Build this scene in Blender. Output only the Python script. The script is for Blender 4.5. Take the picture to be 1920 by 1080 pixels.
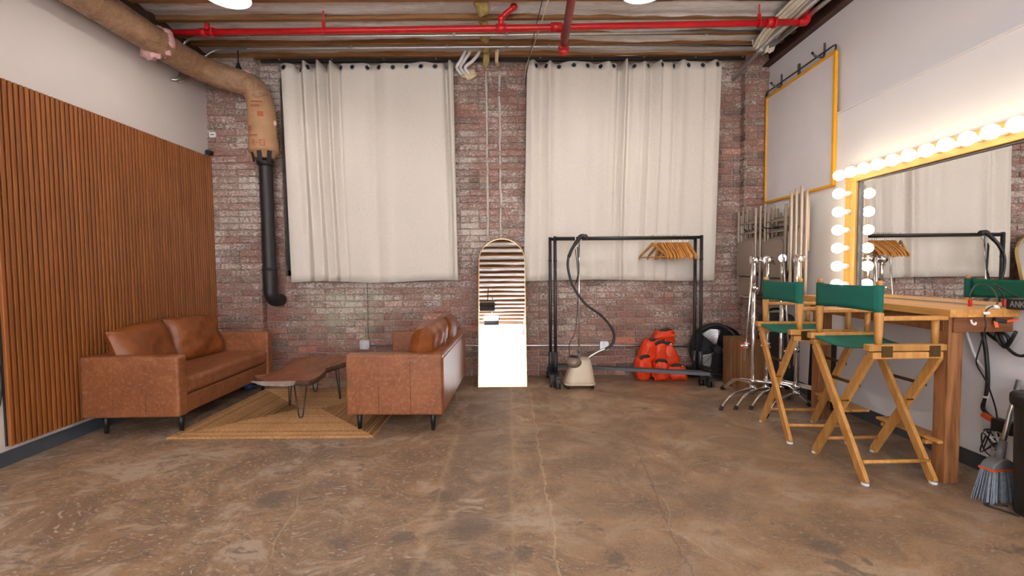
import bpy, bmesh, math, random
from mathutils import Vector, Matrix, noise as mnoise
random.seed(7)
PI = math.pi
for o in list(bpy.data.objects): bpy.data.objects.remove(o)
SC = bpy.context.scene
COL = SC.collection

# ------------------------------------------------------------------ camera
CR = Vector((0.999937, -0.006609, -0.009091)); CU = Vector((0.009379, 0.044926, 0.998946)); CF = Vector((0.006194, 0.998968, -0.044985))
cd = bpy.data.cameras.new('camera'); cam = bpy.data.objects.new('camera', cd); COL.objects.link(cam)
cd.sensor_width = 36; cd.lens = 16.0; cd.clip_start = 0.05; cd.clip_end = 200
cam.matrix_world = Matrix(((CR.x, CU.x, -CF.x, 0), (CR.y, CU.y, -CF.y, 0), (CR.z, CU.z, -CF.z, 1.2), (0, 0, 0, 1)))
SC.camera = cam

# ------------------------------------------------------------------ world, light levels, exposure
W = bpy.data.worlds.new('world'); SC.world = W; W.use_nodes = True
W.node_tree.nodes['Background'].inputs[0].default_value = (0.75, 0.85, 1, 1)
W.node_tree.nodes['Background'].inputs[1].default_value = 1.0
SC.view_settings.view_transform = 'Standard'; SC.view_settings.look = 'None'
SC.view_settings.gamma = 1; SC.view_settings.use_curve_mapping = False
SC.view_settings.exposure = 0.55
SC.cycles.max_bounces = 7; SC.cycles.diffuse_bounces = 3
FLOOD_W = 900      # studio floods that wash the rear wall
PEND_S = 260       # radiance of the pendant bulbs
BULB_S = 6.0        # radiance of the vanity bulbs

# ------------------------------------------------------------------ helpers
def L(r, g, b):
    f = lambda c: (c/255/12.92) if c/255 <= .04045 else ((c/255+.055)/1.055)**2.4
    return (f(r), f(g), f(b), 1)

def tag(o, label=None, cat=None, group=None, kind=None):
    if label: o['label'] = label
    if cat: o['category'] = cat
    if group: o['group'] = group
    if kind: o['kind'] = kind
    return o

def thing(name, label, cat, loc=(0, 0, 0), rz=0, group=None, rot=None):
    o = bpy.data.objects.new(name, None); COL.objects.link(o)
    o.empty_display_size = .1
    o.location = loc; o.rotation_euler = rot if rot else (0, 0, rz)
    return tag(o, label, cat, group)

def copy_tree(o, parent=None):
    c = o.copy(); COL.objects.link(c); c.parent = parent
    for ch in list(o.children): copy_tree(ch, c)
    return c

def smoothpath(pts, n=6, closed=False):
    P = [Vector(p) for p in pts]; out = []
    N = len(P)
    rng = range(N) if closed else range(N-1)
    for i in rng:
        a = P[(i-1) % N] if closed or i > 0 else P[0]*2-P[1]
        b, c = P[i], P[(i+1) % N]
        d = P[(i+2) % N] if closed or i+2 < N else P[-1]*2-P[-2]
        for k in range(n):
            t = k/n
            out.append(.5*((2*b)+(-a+c)*t+(2*a-5*b+4*c-d)*t*t+(-a+3*b-3*c+d)*t**3))
    if not closed: out.append(P[-1].copy())
    return out

def bake_bevel(me, width, seg):
    bm = bmesh.new(); bm.from_mesh(me); bm.normal_update()
    ed = [e for e in bm.edges if len(e.link_faces) == 2 and e.calc_face_angle(0) > .6]
    bmesh.ops.bevel(bm, geom=ed, offset=width, segments=seg, profile=.5, affect='EDGES', clamp_overlap=True)
    bm.normal_update(); bm.to_mesh(me); bm.free(); me.update()
    if seg > 2:                                   # smooth shading with normals held by the large faces
        me.polygons.foreach_set('use_smooth', [True]*len(me.polygons))
        acc = [Vector() for _ in me.vertices]
        for p in me.polygons:
            for i in p.vertices: acc[i] += p.normal*p.area
        me.normals_split_custom_set_from_vertices([tuple(v.normalized()) if v.length > 0 else (0, 0, 1) for v in acc])

class MB:
    def __init__(s): s.v = []; s.f = []; s.sm = []
    def add(s, vs, fs, smooth=False, M=None):
        b = len(s.v)
        s.v += [tuple(M @ Vector(v)) if M else tuple(v) for v in vs]
        s.f += [tuple(i+b for i in f) for f in fs]; s.sm += [smooth]*len(fs)
        return s
    def box(s, x0, x1, y0, y1, z0, z1, M=None):
        vs = [(x, y, z) for z in (z0, z1) for y in (y0, y1) for x in (x0, x1)]
        return s.add(vs, [(0, 2, 3, 1), (4, 5, 7, 6), (0, 1, 5, 4), (2, 6, 7, 3), (0, 4, 6, 2), (1, 3, 7, 5)], False, M)
    def bar(s, p, q, w, h, up=(0, 0, 1)):
        p, q = Vector(p), Vector(q); d = (q-p).normalized(); u = Vector(up)
        sx = d.cross(u)
        if sx.length < 1e-4: sx = d.cross(Vector((1, 0, 0)))
        sx.normalize(); uu = sx.cross(d)
        vs = [e+sx*a*w/2+uu*b*h/2 for e in (p, q) for a, b in ((-1, -1), (1, -1), (1, 1), (-1, 1))]
        return s.add(vs, [(3, 2, 1, 0), (4, 5, 6, 7), (0, 1, 5, 4), (1, 2, 6, 5), (2, 3, 7, 6), (3, 0, 4, 7)])
    def tube(s, pts, r, n=10, closed=False, cap=True):
        P = [Vector(p) for p in pts]; N = len(P)
        R = r if isinstance(r, (list, tuple)) else [r]*N
        vs = []; prev = None
        for i in range(N):
            if closed: t = P[(i+1) % N]-P[i-1]
            else: t = P[min(i+1, N-1)]-P[max(i-1, 0)]
            if t.length < 1e-9: t = Vector((0, 0, 1))
            t.normalize()
            if prev is None:
                a = Vector((0, 0, 1)) if abs(t.z) < .9 else Vector((1, 0, 0))
                u = t.cross(a).normalized()
            else:
                u = prev-t*prev.dot(t)
                u = u.normalized() if u.length > 1e-6 else t.orthogonal().normalized()
            prev = u; w = t.cross(u)
            for k in range(n):
                an = 2*PI*k/n; vs.append(P[i]+(u*math.cos(an)+w*math.sin(an))*R[i])
        fs = []
        for i in range(N if closed else N-1):
            j = (i+1) % N
            for k in range(n):
                k2 = (k+1) % n; fs.append((i*n+k, i*n+k2, j*n+k2, j*n+k))
        s.add(vs, fs, True)
        if cap and not closed:
            b = len(s.v)-N*n
            s.f += [tuple(b+k for k in range(n))[::-1], tuple(b+(N-1)*n+k for k in range(n))]; s.sm += [False, False]
        return s
    def lathe(s, prof, n=24, M=None, smooth=True):
        vs = [(r*math.cos(2*PI*k/n), r*math.sin(2*PI*k/n), z) for r, z in prof for k in range(n)]
        fs = []
        for i in range(len(prof)-1):
            for k in range(n):
                k2 = (k+1) % n; fs.append((i*n+k, i*n+k2, (i+1)*n+k2, (i+1)*n+k))
        s.add(vs, fs, smooth, M)
        b = len(s.v)-len(vs)
        if prof[0][0] > 1e-5: s.f.append(tuple(b+k for k in range(n))[::-1]); s.sm.append(False)
        if prof[-1][0] > 1e-5: s.f.append(tuple(b+(len(prof)-1)*n+k for k in range(n))); s.sm.append(False)
        return s
    def cyl(s, p, q, r, n=16, r2=None):
        p, q = Vector(p), Vector(q)
        M = Matrix.Translation(p) @ (q-p).to_track_quat('Z', 'Y').to_matrix().to_4x4()
        return s.lathe([(r, 0), (r if r2 is None else r2, (q-p).length)], n, M)
    def grid(s, fn, nu, nv, smooth=True, M=None):
        vs = [fn(i/nu, j/nv) for j in range(nv+1) for i in range(nu+1)]
        fs = [(j*(nu+1)+i, j*(nu+1)+i+1, (j+1)*(nu+1)+i+1, (j+1)*(nu+1)+i) for j in range(nv) for i in range(nu)]
        return s.add(vs, fs, smooth, M)
    def ball(s, c, r, nu=16, nv=10, sc=(1, 1, 1), M=None, wob=0, seed=0, k=3):
        prof = []
        vs = []; fs = []
        for j in range(nv+1):
            th = PI*j/nv
            for i in range(nu):
                ph = 2*PI*i/nu
                d = Vector((math.sin(th)*math.cos(ph), math.sin(th)*math.sin(ph), math.cos(th)))
                rr = r*(1+wob*mnoise.noise(d*k+Vector((seed, seed*1.7, 0))))
                vs.append((c[0]+d.x*rr*sc[0], c[1]+d.y*rr*sc[1], c[2]+d.z*rr*sc[2]))
        for j in range(nv):
            for i in range(nu):
                i2 = (i+1) % nu; fs.append((j*nu+i, (j+1)*nu+i, (j+1)*nu+i2, j*nu+i2))
        return s.add(vs, fs, True, M)
    def prism(s, poly, z0, z1, M=None, smooth=False):
        n = len(poly)
        vs = [(x, y, z0) for x, y in poly]+[(x, y, z1) for x, y in poly]
        fs = [tuple(range(n))[::-1], tuple(range(n, 2*n))]+[(i, (i+1) % n, n+(i+1) % n, n+i) for i in range(n)]
        return s.add(vs, fs, smooth, M)
    def build(s, name, mat, parent=None, bevel=0, seg=2, solid=0, label=None, sub=0, loc=None, smooth=None):
        me = bpy.data.meshes.new(name); me.from_pydata(s.v, [], s.f); me.update()
        me.polygons.foreach_set('use_smooth', [smooth if smooth is not None else x for x in s.sm])
        if solid:
            bm = bmesh.new(); bm.from_mesh(me); bm.normal_update()
            bmesh.ops.solidify(bm, geom=bm.faces[:], thickness=solid)
            bm.normal_update(); bm.to_mesh(me); bm.free(); me.update()
        if bevel: bake_bevel(me, bevel, seg)
        me.materials.append(mat)
        o = bpy.data.objects.new(name, me); COL.objects.link(o)
        if parent: o.parent = parent
        if loc: o.location = loc
        if label: o['label'] = label
        return o

def rrect(w, h, r, n=5, cx=0, cy=0):
    out = []
    for sx, sy, a0 in ((1, 1, 0), (-1, 1, PI/2), (-1, -1, PI), (1, -1, 1.5*PI)):
        for k in range(n+1):
            a = a0+PI/2*k/n
            out.append((cx+sx*(w/2-r)+r*math.cos(a), cy+sy*(h/2-r)+r*math.sin(a)))
    return out

YZX = Matrix(((0, 0, 1, 0), (1, 0, 0, 0), (0, 1, 0, 0), (0, 0, 0, 1)))    # poly (a,b) extruded c -> x=c, y=a, z=b
XZY = Matrix(((1, 0, 0, 0), (0, 0, 1, 0), (0, 1, 0, 0), (0, 0, 0, 1)))    # poly (a,b) extruded c -> x=a, y=c, z=b

# ------------------------------------------------------------------ materials
class NT:
    def __init__(s, name):
        m = bpy.data.materials.new(name); m.use_nodes = True; s.m = m; s.t = m.node_tree
        s.b = s.t.nodes['Principled BSDF']
    def n(s, typ, **kw):
        nd = s.t.nodes.new(typ)
        for k, v in kw.items(): setattr(nd, k, v)
        return nd
    def l(s, a, b): s.t.links.new(a, b)
    def val(s, sock, v):
        if hasattr(v, 'is_linked') or isinstance(v, bpy.types.NodeSocket): s.l(v, sock)
        else: sock.default_value = v
    def math(s, op, a, b=0.0, c=None):
        nd = s.n('ShaderNodeMath', operation=op); s.val(nd.inputs[0], a); s.val(nd.inputs[1], b)
        if c is not None: s.val(nd.inputs[2], c)
        return nd.outputs[0]
    def mix(s, fac, a, b, blend='MIX'):
        nd = s.n('ShaderNodeMix', data_type='RGBA', blend_type=blend)
        s.val(nd.inputs[0], fac); s.val(nd.inputs[6], a); s.val(nd.inputs[7], b)
        return nd.outputs[2]
    def coord(s, which='Object'): return s.n('ShaderNodeTexCoord').outputs[which]
    def pos(s): return s.n('ShaderNodeNewGeometry').outputs['Position']
    def map(s, vec, scale=(1, 1, 1), loc=(0, 0, 0), rot=(0, 0, 0)):
        nd = s.n('ShaderNodeMapping'); s.l(vec, nd.inputs[0]); nd.inputs['Scale'].default_value = scale
        nd.inputs['Location'].default_value = loc; nd.inputs['Rotation'].default_value = rot
        return nd.outputs[0]
    def noise(s, vec, scale, detail=4, rough=.55, dist=0):
        nd = s.n('ShaderNodeTexNoise'); s.l(vec, nd.inputs['Vector'])
        nd.inputs['Scale'].default_value = scale; nd.inputs['Detail'].default_value = detail
        nd.inputs['Roughness'].default_value = rough; nd.inputs['Distortion'].default_value = dist
        return nd.outputs['Fac']
    def ramp(s, fac, *stops):
        nd = s.n('ShaderNodeValToRGB'); s.l(fac, nd.inputs[0]); e = nd.color_ramp.elements
        while len(e) < len(stops): e.new(.5)
        for i, (p, c) in enumerate(stops):
            e[i].position = p; e[i].color = c if isinstance(c, tuple) else (c, c, c, 1)
        return nd.outputs[0]
    def bump(s, h, strength=.3, dist=.01):
        nd = s.n('ShaderNodeBump'); s.l(h, nd.inputs['Height']); nd.inputs['Strength'].default_value = strength
        nd.inputs['Distance'].default_value = dist; s.l(nd.outputs[0], s.b.inputs['Normal'])
    def fin(s, col, rough=.5, metal=0, spec=.5):
        s.val(s.b.inputs['Base Color'], col); s.val(s.b.inputs['Roughness'], rough); s.val(s.b.inputs['Metallic'], metal)
        s.b.inputs['Specular IOR Level'].default_value = spec
        return s.m

def plain(name, col, rough=.5, metal=0, var=.12, scale=8, spec=.5, bump=0):
    t = NT(name); c = t.coord()
    nz = t.noise(c, scale, 4)
    d = tuple(x*(1-var) for x in col[:3])+(1,); e = tuple(min(1, x*(1+var)) for x in col[:3])+(1,)
    if bump: t.bump(t.noise(c, scale*6, 3), bump, .004)
    return t.fin(t.ramp(nz, (.3, d), (.7, e)), rough, metal, spec)

def emit(name, col, s):
    t = NT(name); t.fin(col, .4)
    t.b.inputs['Emission Color'].default_value = col; t.b.inputs['Emission Strength'].default_value = s
    return t.m

def wood(name, c1, c2, axis=0, rough=.5, scale=1.0, knots=False):
    t = NT(name); c = t.coord()
    sc = [14*scale]*3; sc[axis] = .9*scale
    info = t.n('ShaderNodeObjectInfo').outputs['Random']
    off = t.n('ShaderNodeVectorMath', operation='ADD'); t.l(c, off.inputs[0])
    cmb = t.n('ShaderNodeCombineXYZ')
    for i in range(3): t.l(t.math('MULTIPLY', info, 7.3+i*3.1), cmb.inputs[i])
    t.l(cmb.outputs[0], off.inputs[1])
    v = t.map(off.outputs[0], tuple(sc))
    g = t.noise(v, 1.6, 6, .6, .6); g2 = t.noise(v, 7, 3, .6)
    f = t.math('ADD', t.math('MULTIPLY', g, .75), t.math('MULTIPLY', g2, .25))
    col = t.ramp(f, (.33, c2), (.62, c1))
    tint = t.math('ADD', t.math('MULTIPLY', info, .24), .86)
    hs = t.n('ShaderNodeHueSaturation'); t.l(col, hs.inputs['Color']); t.l(tint, hs.inputs['Value'])
    t.bump(f, .12, .003)
    return t.fin(hs.outputs[0], rough)

M = {}
SPOTS = [(-.35, 2.36, .085, 1), (-.40, 1.75, .085, 1), (.04, 1.86, .06, 1), (-.65, 1.68, .07, 1), (-.50, 1.97, .07, 1), (-.77, 1.96, .06, 1), (.43, 1.8, .05, 1), (-.19, 2.05, .10, 1), (-.20, 2.26, .07, 0), (-1.25, 2.34, .09, 1), (1.33, 1.89, .07, 1), (.13, 3.05, .05, 1), (-.02, 1.62, .12, 0)]
def mk_materials():
    # painted walls
    M['paint_left_shaded'] = plain('paint_left_shaded', (.68, .61, .575, 1), .75, var=.02, scale=1.2)  # warm white paint, toned down to carry the shade on this wall
    M['paint_right'] = plain('paint_right', (.84, .82, .85, 1), .7, var=.02, scale=1.2)
    M['paint_rear'] = plain('paint_rear', (.88, .88, .88, 1), .7, var=.01)
    M['base_grey'] = plain('base_grey', L(72, 78, 86), .45, var=.1)
    # leather
    t = NT('leather'); c = t.coord()
    a = t.noise(c, 5, 5, .6, .8); b = t.noise(c, 38, 4, .65, .4)
    v = t.n('ShaderNodeTexVoronoi', feature='DISTANCE_TO_EDGE'); t.l(t.map(c, (1, 1, 1)), v.inputs['Vector']); v.inputs['Scale'].default_value = 24
    col = t.ramp(a, (.3, L(120, 70, 42)), (.55, L(140, 84, 52)), (.75, L(154, 98, 64)))
    col = t.mix(t.math('MULTIPLY', t.ramp(b, (.50, 0.0), (.66, 1.0)), .4), col, L(180, 126, 90))
    gr = t.n('ShaderNodeTexVoronoi'); t.l(c, gr.inputs['Vector']); gr.inputs['Scale'].default_value = 260
    t.bump(t.math('ADD', t.math('MULTIPLY', gr.outputs['Distance'], .3), t.math('MULTIPLY', a, 2.0)), .16, .006)
    M['leather'] = t.fin(col, t.math('ADD', t.math('MULTIPLY', b, .22), .30), 0, .45)
    # cushion leather, more saturated
    t = NT('cushion_leather'); c = t.coord()
    a = t.noise(c, 6, 5, .6, 1.2); b = t.noise(c, 22, 4, .65, 1.5)
    col = t.ramp(a, (.28, L(112, 56, 22)), (.55, L(136, 73, 32)), (.8, L(154, 88, 42)))
    col = t.mix(t.math('MULTIPLY', t.ramp(b, (.6, 0.0), (.75, 1.0)), .3), col, L(204, 138, 78))
    t.bump(t.math('ADD', a, t.math('MULTIPLY', b, .4)), .3, .012)
    M['cushion_leather'] = t.fin(col, .36, 0, .45)
    # woods
    M['slat'] = wood('slat_wood', L(154, 90, 40), L(132, 74, 31), 2, .42, 1.4)
    M['pine'] = wood('pine', L(216, 164, 92), L(186, 128, 62), 1, .45)
    M['pine_x'] = wood('pine_frame', L(214, 166, 96), L(180, 128, 64), 2, .5)
    M['table_top'] = wood('table_top', L(214, 158, 88), L(176, 116, 56), 1, .38)
    M['post'] = wood('post_wood', L(172, 116, 70), L(100, 58, 30), 2, .6, 1.6)
    M['apron'] = wood('apron_wood', L(150, 92, 52), L(104, 58, 30), 0, .6, 1.2)
    M['chair_wood'] = wood('chair_wood', L(206, 152, 84), L(172, 116, 56), 2, .4, 1.2)
    M['joist'] = wood('joist_wood', L(166, 118, 72), L(108, 70, 40), 0, .75)
    M['old_wood'] = wood('old_wood', L(84, 54, 38), L(50, 32, 24), 1, .8)
    M['crate'] = wood('crate_wood', L(150, 106, 66), L(108, 72, 44), 2, .6)
    M['hanger'] = wood('hanger_wood', L(210, 146, 72), L(176, 110, 46), 1, .4, 1.5)
    # slab
    t = NT('slab_wood'); c = t.coord()
    v = t.map(c, (9, 1.6, 9), rot=(0, 0, .5)); a = t.noise(v, 1.5, 6, .62, 1.6)
    col = t.ramp(a, (.3, L(84, 46, 28)), (.5, L(136, 78, 48)), (.7, L(166, 104, 66)))
    t.bump(a, .25, .006); M['slab'] = t.fin(col, .38)
    t = NT('slab_bark'); c = t.coord(); a = t.noise(c, 22, 6, .7, 1)
    t.bump(a, .8, .02); M['bark'] = t.fin(t.ramp(a, (.3, L(50, 30, 20)), (.7, L(124, 84, 58))), .85)
    M['slab_cut'] = plain('slab_cut', L(146, 126, 114), .7, var=.25, scale=20)
    # metals
    M['chrome'] = plain('chrome', (.86, .86, .87, 1), .12, 1, var=.03)
    M['blade'] = plain('fan_blade', (.82, .82, .84, 1), .3, .5, var=.04)
    M['steel'] = plain('galvanised_steel', (.62, .64, .66, 1), .35, 1, var=.1, scale=30)
    M['dark_steel'] = plain('dark_steel', L(96, 98, 104), .4, .4, var=.15)
    M['black_metal'] = plain('black_metal', L(38, 38, 40), .4, 0, var=.1)
    M['rail_grey'] = plain('rail_grey', L(78, 80, 88), .45, .1, var=.1)
    M['black_plastic'] = plain('black_plastic', L(28, 28, 29), .45, 0, var=.15)
    M['rubber'] = plain('rubber', L(24, 24, 24), .7)
    M['brass'] = plain('aged_brass', L(104, 82, 48), .4, .8, var=.2, scale=40)
    M['gold'] = plain('gold_frame', L(220, 190, 130), .3, .7, var=.05)
    M['pipe_black'] = plain('pipe_black', L(34, 31, 32), .5, 0, var=.15, scale=12)
    M['red_pipe'] = plain('red_pipe', L(196, 26, 32), .35, 0, var=.12, scale=14)
    M['old_red_pipe'] = plain('old_red_pipe', L(140, 46, 40), .5, 0, var=.25, scale=14)
    M['beam'] = plain('beam_rust', L(70, 42, 32), .7, 0, var=.3, scale=9, bump=.3)
    M['taupe'] = plain('taupe_metal', L(176, 160, 146), .4, .15, var=.06)
    M['taupe_pan'] = plain('taupe_pan', L(158, 142, 130), .4, .1, var=.06)
    M['white_plastic'] = plain('white_plastic', (.8, .8, .8, 1), .4, var=.04)
    M['cream'] = plain('cream_cable', L(238, 232, 216), .5, var=.08)
    M['beige_plastic'] = plain('beige_plastic', L(198, 180, 156), .4, var=.03)
    M['amber_plastic'] = plain('smoke_tank', L(120, 104, 88), .15, var=.1)
    M['yellow'] = plain('yellow_frame', L(240, 170, 20), .5, var=.05)
    M['board'] = plain('diffusion_board', (.80, .76, .78, 1), .8, var=.02)
    M['green'] = plain('green_canvas', L(8, 98, 84), .85, var=.06, scale=40, bump=.2)
    M['orange_red'] = plain('orange_nylon', L(216, 58, 14), .5, var=.14, scale=9, bump=.3)
    M['dark_fabric'] = plain('dark_strap', L(44, 42, 42), .8)
    M['red_plastic'] = plain('red_plastic', L(200, 30, 26), .4)
    M['orange_plastic'] = plain('orange_plastic', L(232, 92, 40), .4)
    M['bristle'] = plain('bristle', L(128, 138, 150), .7, var=.3, scale=60)
    M['grey_plastic'] = plain('grey_plastic', L(110, 110, 114), .5)
    M['foam_yellow'] = plain('mineral_wool', L(186, 166, 106), .95, var=.25, scale=24, bump=.8)
    M['pink'] = plain('pink_insulation', L(226, 176, 172), .95, var=.15, scale=24, bump=.8)
    M['foam_cream'] = plain('expanding_foam', L(226, 206, 170), .8, var=.12, scale=30, bump=.6)
    M['plaster'] = plain('plaster', L(206, 196, 190), .9, var=.12, scale=30, bump=.6)
    M['blue'] = plain('blue_plastic', L(40, 92, 150), .3)
    M['navy'] = plain('window_frame_paint', L(40, 44, 52), .6)
    M['rope'] = plain('rope', L(206, 190, 160), .8)
    M['red_ink'] = plain('red_ink', L(168, 92, 66), .8)
    M['grey_ink'] = plain('grey_ink', L(150, 150, 150), .5)
    # mirror
    t = NT('mirror'); t.b.inputs['Specular IOR Level'].default_value = .5; M['mirror'] = t.fin((.93, .94, .94, 1), 0.0, 1)
    t = NT('window_glass'); M['glass'] = t.fin((.03, .035, .05, 1), .08)
    # linen
    t = NT('linen'); c = t.pos()
    a = t.noise(c, 2.5, 3); w1 = t.noise(t.map(c, (60, 60, 420)), 1, 2); w2 = t.noise(t.map(c, (420, 60, 60)), 1, 2)
    wv = t.math('ADD', w1, w2)
    col = t.mix(t.ramp(wv, (.7, 0.0), (1.3, 1.0)), t.ramp(a, (.3, L(206, 194, 180)), (.7, L(216, 205, 192))), L(228, 219, 208))
    t.bump(wv, .15, .002); M['linen'] = t.fin(col, .9, 0, .2)
    # kraft wrapped duct
    t = NT('kraft'); c = t.coord(); a = t.noise(c, 9, 5, .6, 1.0); b = t.noise(t.map(c, (6, 20, 20)), 3, 4, .6, 1.5)
    t.bump(t.math('ADD', a, b), .5, .02)
    M['kraft'] = t.fin(t.ramp(a, (.3, L(142, 106, 80)), (.7, L(186, 148, 114))), t.ramp(b, (.4, .22), (.6, .5)), 0, .5)
    M['kraft_dull'] = plain('kraft_dull', L(172, 132, 98), .75, var=.12, scale=8, bump=.5)
    # plastic sheet
    t = NT('plastic_sheet'); c = t.pos(); a = t.noise(t.map(c, (1.5, 6, 6)), 3, 5, .6, 1.5)
    t.bump(a, .5, .02)
    M['sheet'] = t.fin(t.ramp(a, (.3, L(198, 192, 190)), (.7, L(232, 228, 228))), .3, 0, .5)
    # concrete floor
    t = NT('stained_concrete'); p = t.pos()
    st = t.map(p, (1, 1, 1))
    warp = t.n('ShaderNodeTexNoise'); t.l(st, warp.inputs['Vector']); warp.inputs['Scale'].default_value = 1.3; warp.inputs['Detail'].default_value = 3
    wv = t.n('ShaderNodeVectorMath', operation='MULTIPLY_ADD'); t.l(warp.outputs['Color'], wv.inputs[0]); wv.inputs[1].default_value = (.55, .55, .0); t.l(st, wv.inputs[2])
    q = wv.outputs[0]
    n1 = t.noise(t.map(q, (1, 1.5, 1), rot=(0, 0, .5)), 1.1, 4, .62); n2 = t.noise(q, 4.2, 5, .68, .5)
    n3 = t.noise(t.map(q, (1, 2.0, 1), rot=(0, 0, .6)), 9, 4, .7, .6); n4 = t.noise(st, 90, 2, .6)
    col = t.ramp(n1, (.36, L(122, 99, 82)), (.46, L(146, 117, 92)), (.54, L(158, 124, 94)), (.64, L(180, 158, 136)))
    sep = t.n('ShaderNodeSeparateXYZ'); t.l(st, sep.inputs[0]); X, Y = sep.outputs[0], sep.outputs[1]
    leftm = t.ramp(t.math('ADD', t.math('MULTIPLY', X, .25), .5), (.2, 1.0), (.62, .35))
    col = t.mix(t.math('MULTIPLY', t.ramp(n2, (.50, 0.0), (.60, 1.0)), .6), col, L(116, 92, 76))
    col = t.mix(t.math('MULTIPLY', t.math('MULTIPLY', t.ramp(n2, (.38, 1.0), (.47, 0.0)), leftm), .75), col, L(190, 170, 152))
    # grey worn blotches and pale chips, mostly on the left half
    blot = t.math('MULTIPLY', t.ramp(n3, (.54, 0.0), (.62, 1.0)), leftm)
    col = t.mix(t.math('MULTIPLY', blot, .8), col, L(104, 90, 84))
    chip = t.math('MULTIPLY', t.ramp(t.noise(t.map(q, (1, 2.2, 1), rot=(0, 0, .55)), 30, 4, .6, .4), (.585, 0.0), (.625, 1.0)), t.math('MULTIPLY', leftm, t.ramp(n2, (.4, .15), (.6, 1.0))))
    col = t.mix(t.math('MULTIPLY', chip, .9), col, L(214, 200, 186))
    sp_ = t.noise(t.map(st, (1, 1.3, 1), loc=(3.1, 1.7, 0)), 2.6, 4, .72, .3)
    col = t.mix(t.math('MULTIPLY', t.ramp(sp_, (.64, 0.0), (.68, 1.0)), .8), col, L(84, 74, 70))
    col = t.mix(t.math('MULTIPLY', t.ramp(sp_, (.30, 1.0), (.335, 0.0)), .6), col, L(216, 188, 156))
    for (cx_, cy_, r_, dk) in SPOTS:
        dx_ = t.math('SUBTRACT', X, cx_); dy_ = t.math('SUBTRACT', Y, cy_)
        dd = t.math('ADD', t.math('SQRT', t.math('ADD', t.math('MULTIPLY', dx_, dx_), t.math('MULTIPLY', dy_, dy_))), t.math('MULTIPLY', t.math('SUBTRACT', n3, .5), .28))
        col = t.mix(t.math('MULTIPLY', t.ramp(dd, (r_*.55, 1.0), (r_*1.1, 0.0)), .75), col, L(82, 72, 68) if dk else L(206, 184, 160))
    ln = t.math('ABSOLUTE', t.math('ADD', t.math('SUBTRACT', t.math('SUBTRACT', X, .69), t.math('MULTIPLY', t.math('SUBTRACT', Y, 1.7), .11)), t.math('MULTIPLY', t.math('SUBTRACT', n2, .5), .10)))
    col = t.mix(t.math('MULTIPLY', t.math('MULTIPLY', t.ramp(ln, (.002, 1.0), (.007, 0.0)), t.math('LESS_THAN', Y, 3.3)), .55), col, L(84, 66, 54))
    # cracks
    vo = t.n('ShaderNodeTexVoronoi', feature='DISTANCE_TO_EDGE'); vo.inputs['Scale'].default_value = .75; t.l(q, vo.inputs['Vector'])
    crk = t.math('MULTIPLY', t.ramp(vo.outputs['Distance'], (.0, 1.0), (.0035, 0.0)), t.ramp(t.noise(st, 1.6, 2), (.5, 0.0), (.6, 1.0)))
    col = t.mix(t.math('MULTIPLY', crk, .7), col, L(196, 172, 146))
    # filled trench that runs from the back wall towards the viewer
    xc = t.math('ADD', X, t.math('MULTIPLY', t.math('SUBTRACT', n2, .5), .12))
    d1 = t.math('ABSOLUTE', t.math('ADD', xc, .19)); d2 = t.math('ABSOLUTE', t.math('SUBTRACT', xc, .19))
    band = t.ramp(d1, (.14, 1.0), (.22, 0.0))
    col = t.mix(t.math('MULTIPLY', band, t.math('MULTIPLY', t.ramp(n3, (.4, .2), (.62, 1.0)), .75)), col, L(112, 96, 84))
    seam = t.math('MULTIPLY', t.ramp(t.math('ABSOLUTE', t.math('SUBTRACT', d1, .2)), (.0, 1.0), (.02, 0.0)), .35)
    col = t.mix(seam, col, L(190, 162, 128))
    s2 = t.math('MULTIPLY', t.ramp(d2, (.0, 1.0), (.007, 0.0)), .6); col = t.mix(s2, col, L(206, 182, 150))
    col = t.mix(.14, col, t.ramp(n4, (.3, L(90, 70, 54)), (.7, L(214, 190, 160))))
    t.bump(t.noise(st, 6, 3, .6), .07, .01)
    M['floor'] = t.fin(col, t.ramp(n2, (.3, .3), (.7, .5)), 0, .45)
    # brick and mortar
    for nm in ('brick', 'mortar'):
        t = NT(nm); p = t.pos(); sep = t.n('ShaderNodeSeparateXYZ'); t.l(p, sep.inputs[0])
        big = t.noise(t.map(p, (1, 1, 1.2)), 1.1, 4, .6, .6); mid = t.noise(p, 7, 4, .7, .6); fine = t.noise(t.map(p, (1, 1, 1.6)), 42, 4, .75, .8)
        if nm == 'brick':
            row = t.math('FLOOR', t.math('DIVIDE', sep.outputs[2], .0705))
            hdr = t.math('LESS_THAN', t.math('MODULO', row, 6.0), .5)
            pit = t.math('SUBTRACT', .212, t.math('MULTIPLY', hdr, .106))
            off = t.math('MULTIPLY', t.math('MULTIPLY', t.math('MODULO', row, 2.0), .5), pit)
            colm = t.math('FLOOR', t.math('DIVIDE', t.math('ADD', t.math('ADD', sep.outputs[0], 10.6), off), pit))
            wn = t.n('ShaderNodeTexWhiteNoise', noise_dimensions='2D'); cmb = t.n('ShaderNodeCombineXYZ')
            t.l(row, cmb.inputs[0]); t.l(colm, cmb.inputs[1]); t.l(cmb.outputs[0], wn.inputs['Vector'])
            hsh = wn.outputs['Value']
            col = t.ramp(hsh, (.0, L(92, 68, 63)), (.22, L(122, 80, 71)), (.5, L(140, 87, 74)), (.8, L(152, 91, 75)), (.94, L(138, 104, 95)), (1.0, L(190, 98, 62)))
            col = t.mix(t.math('MULTIPLY', t.ramp(mid, (.4, 0.0), (.75, 1.0)), .35), col, L(96, 70, 64))
            cov = t.math('ADD', t.math('MULTIPLY', big, .55), t.math('MULTIPLY', t.math('SUBTRACT', t.math('FRACT', t.math('MULTIPLY', hsh, 17.0)), .5), .10))
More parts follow.
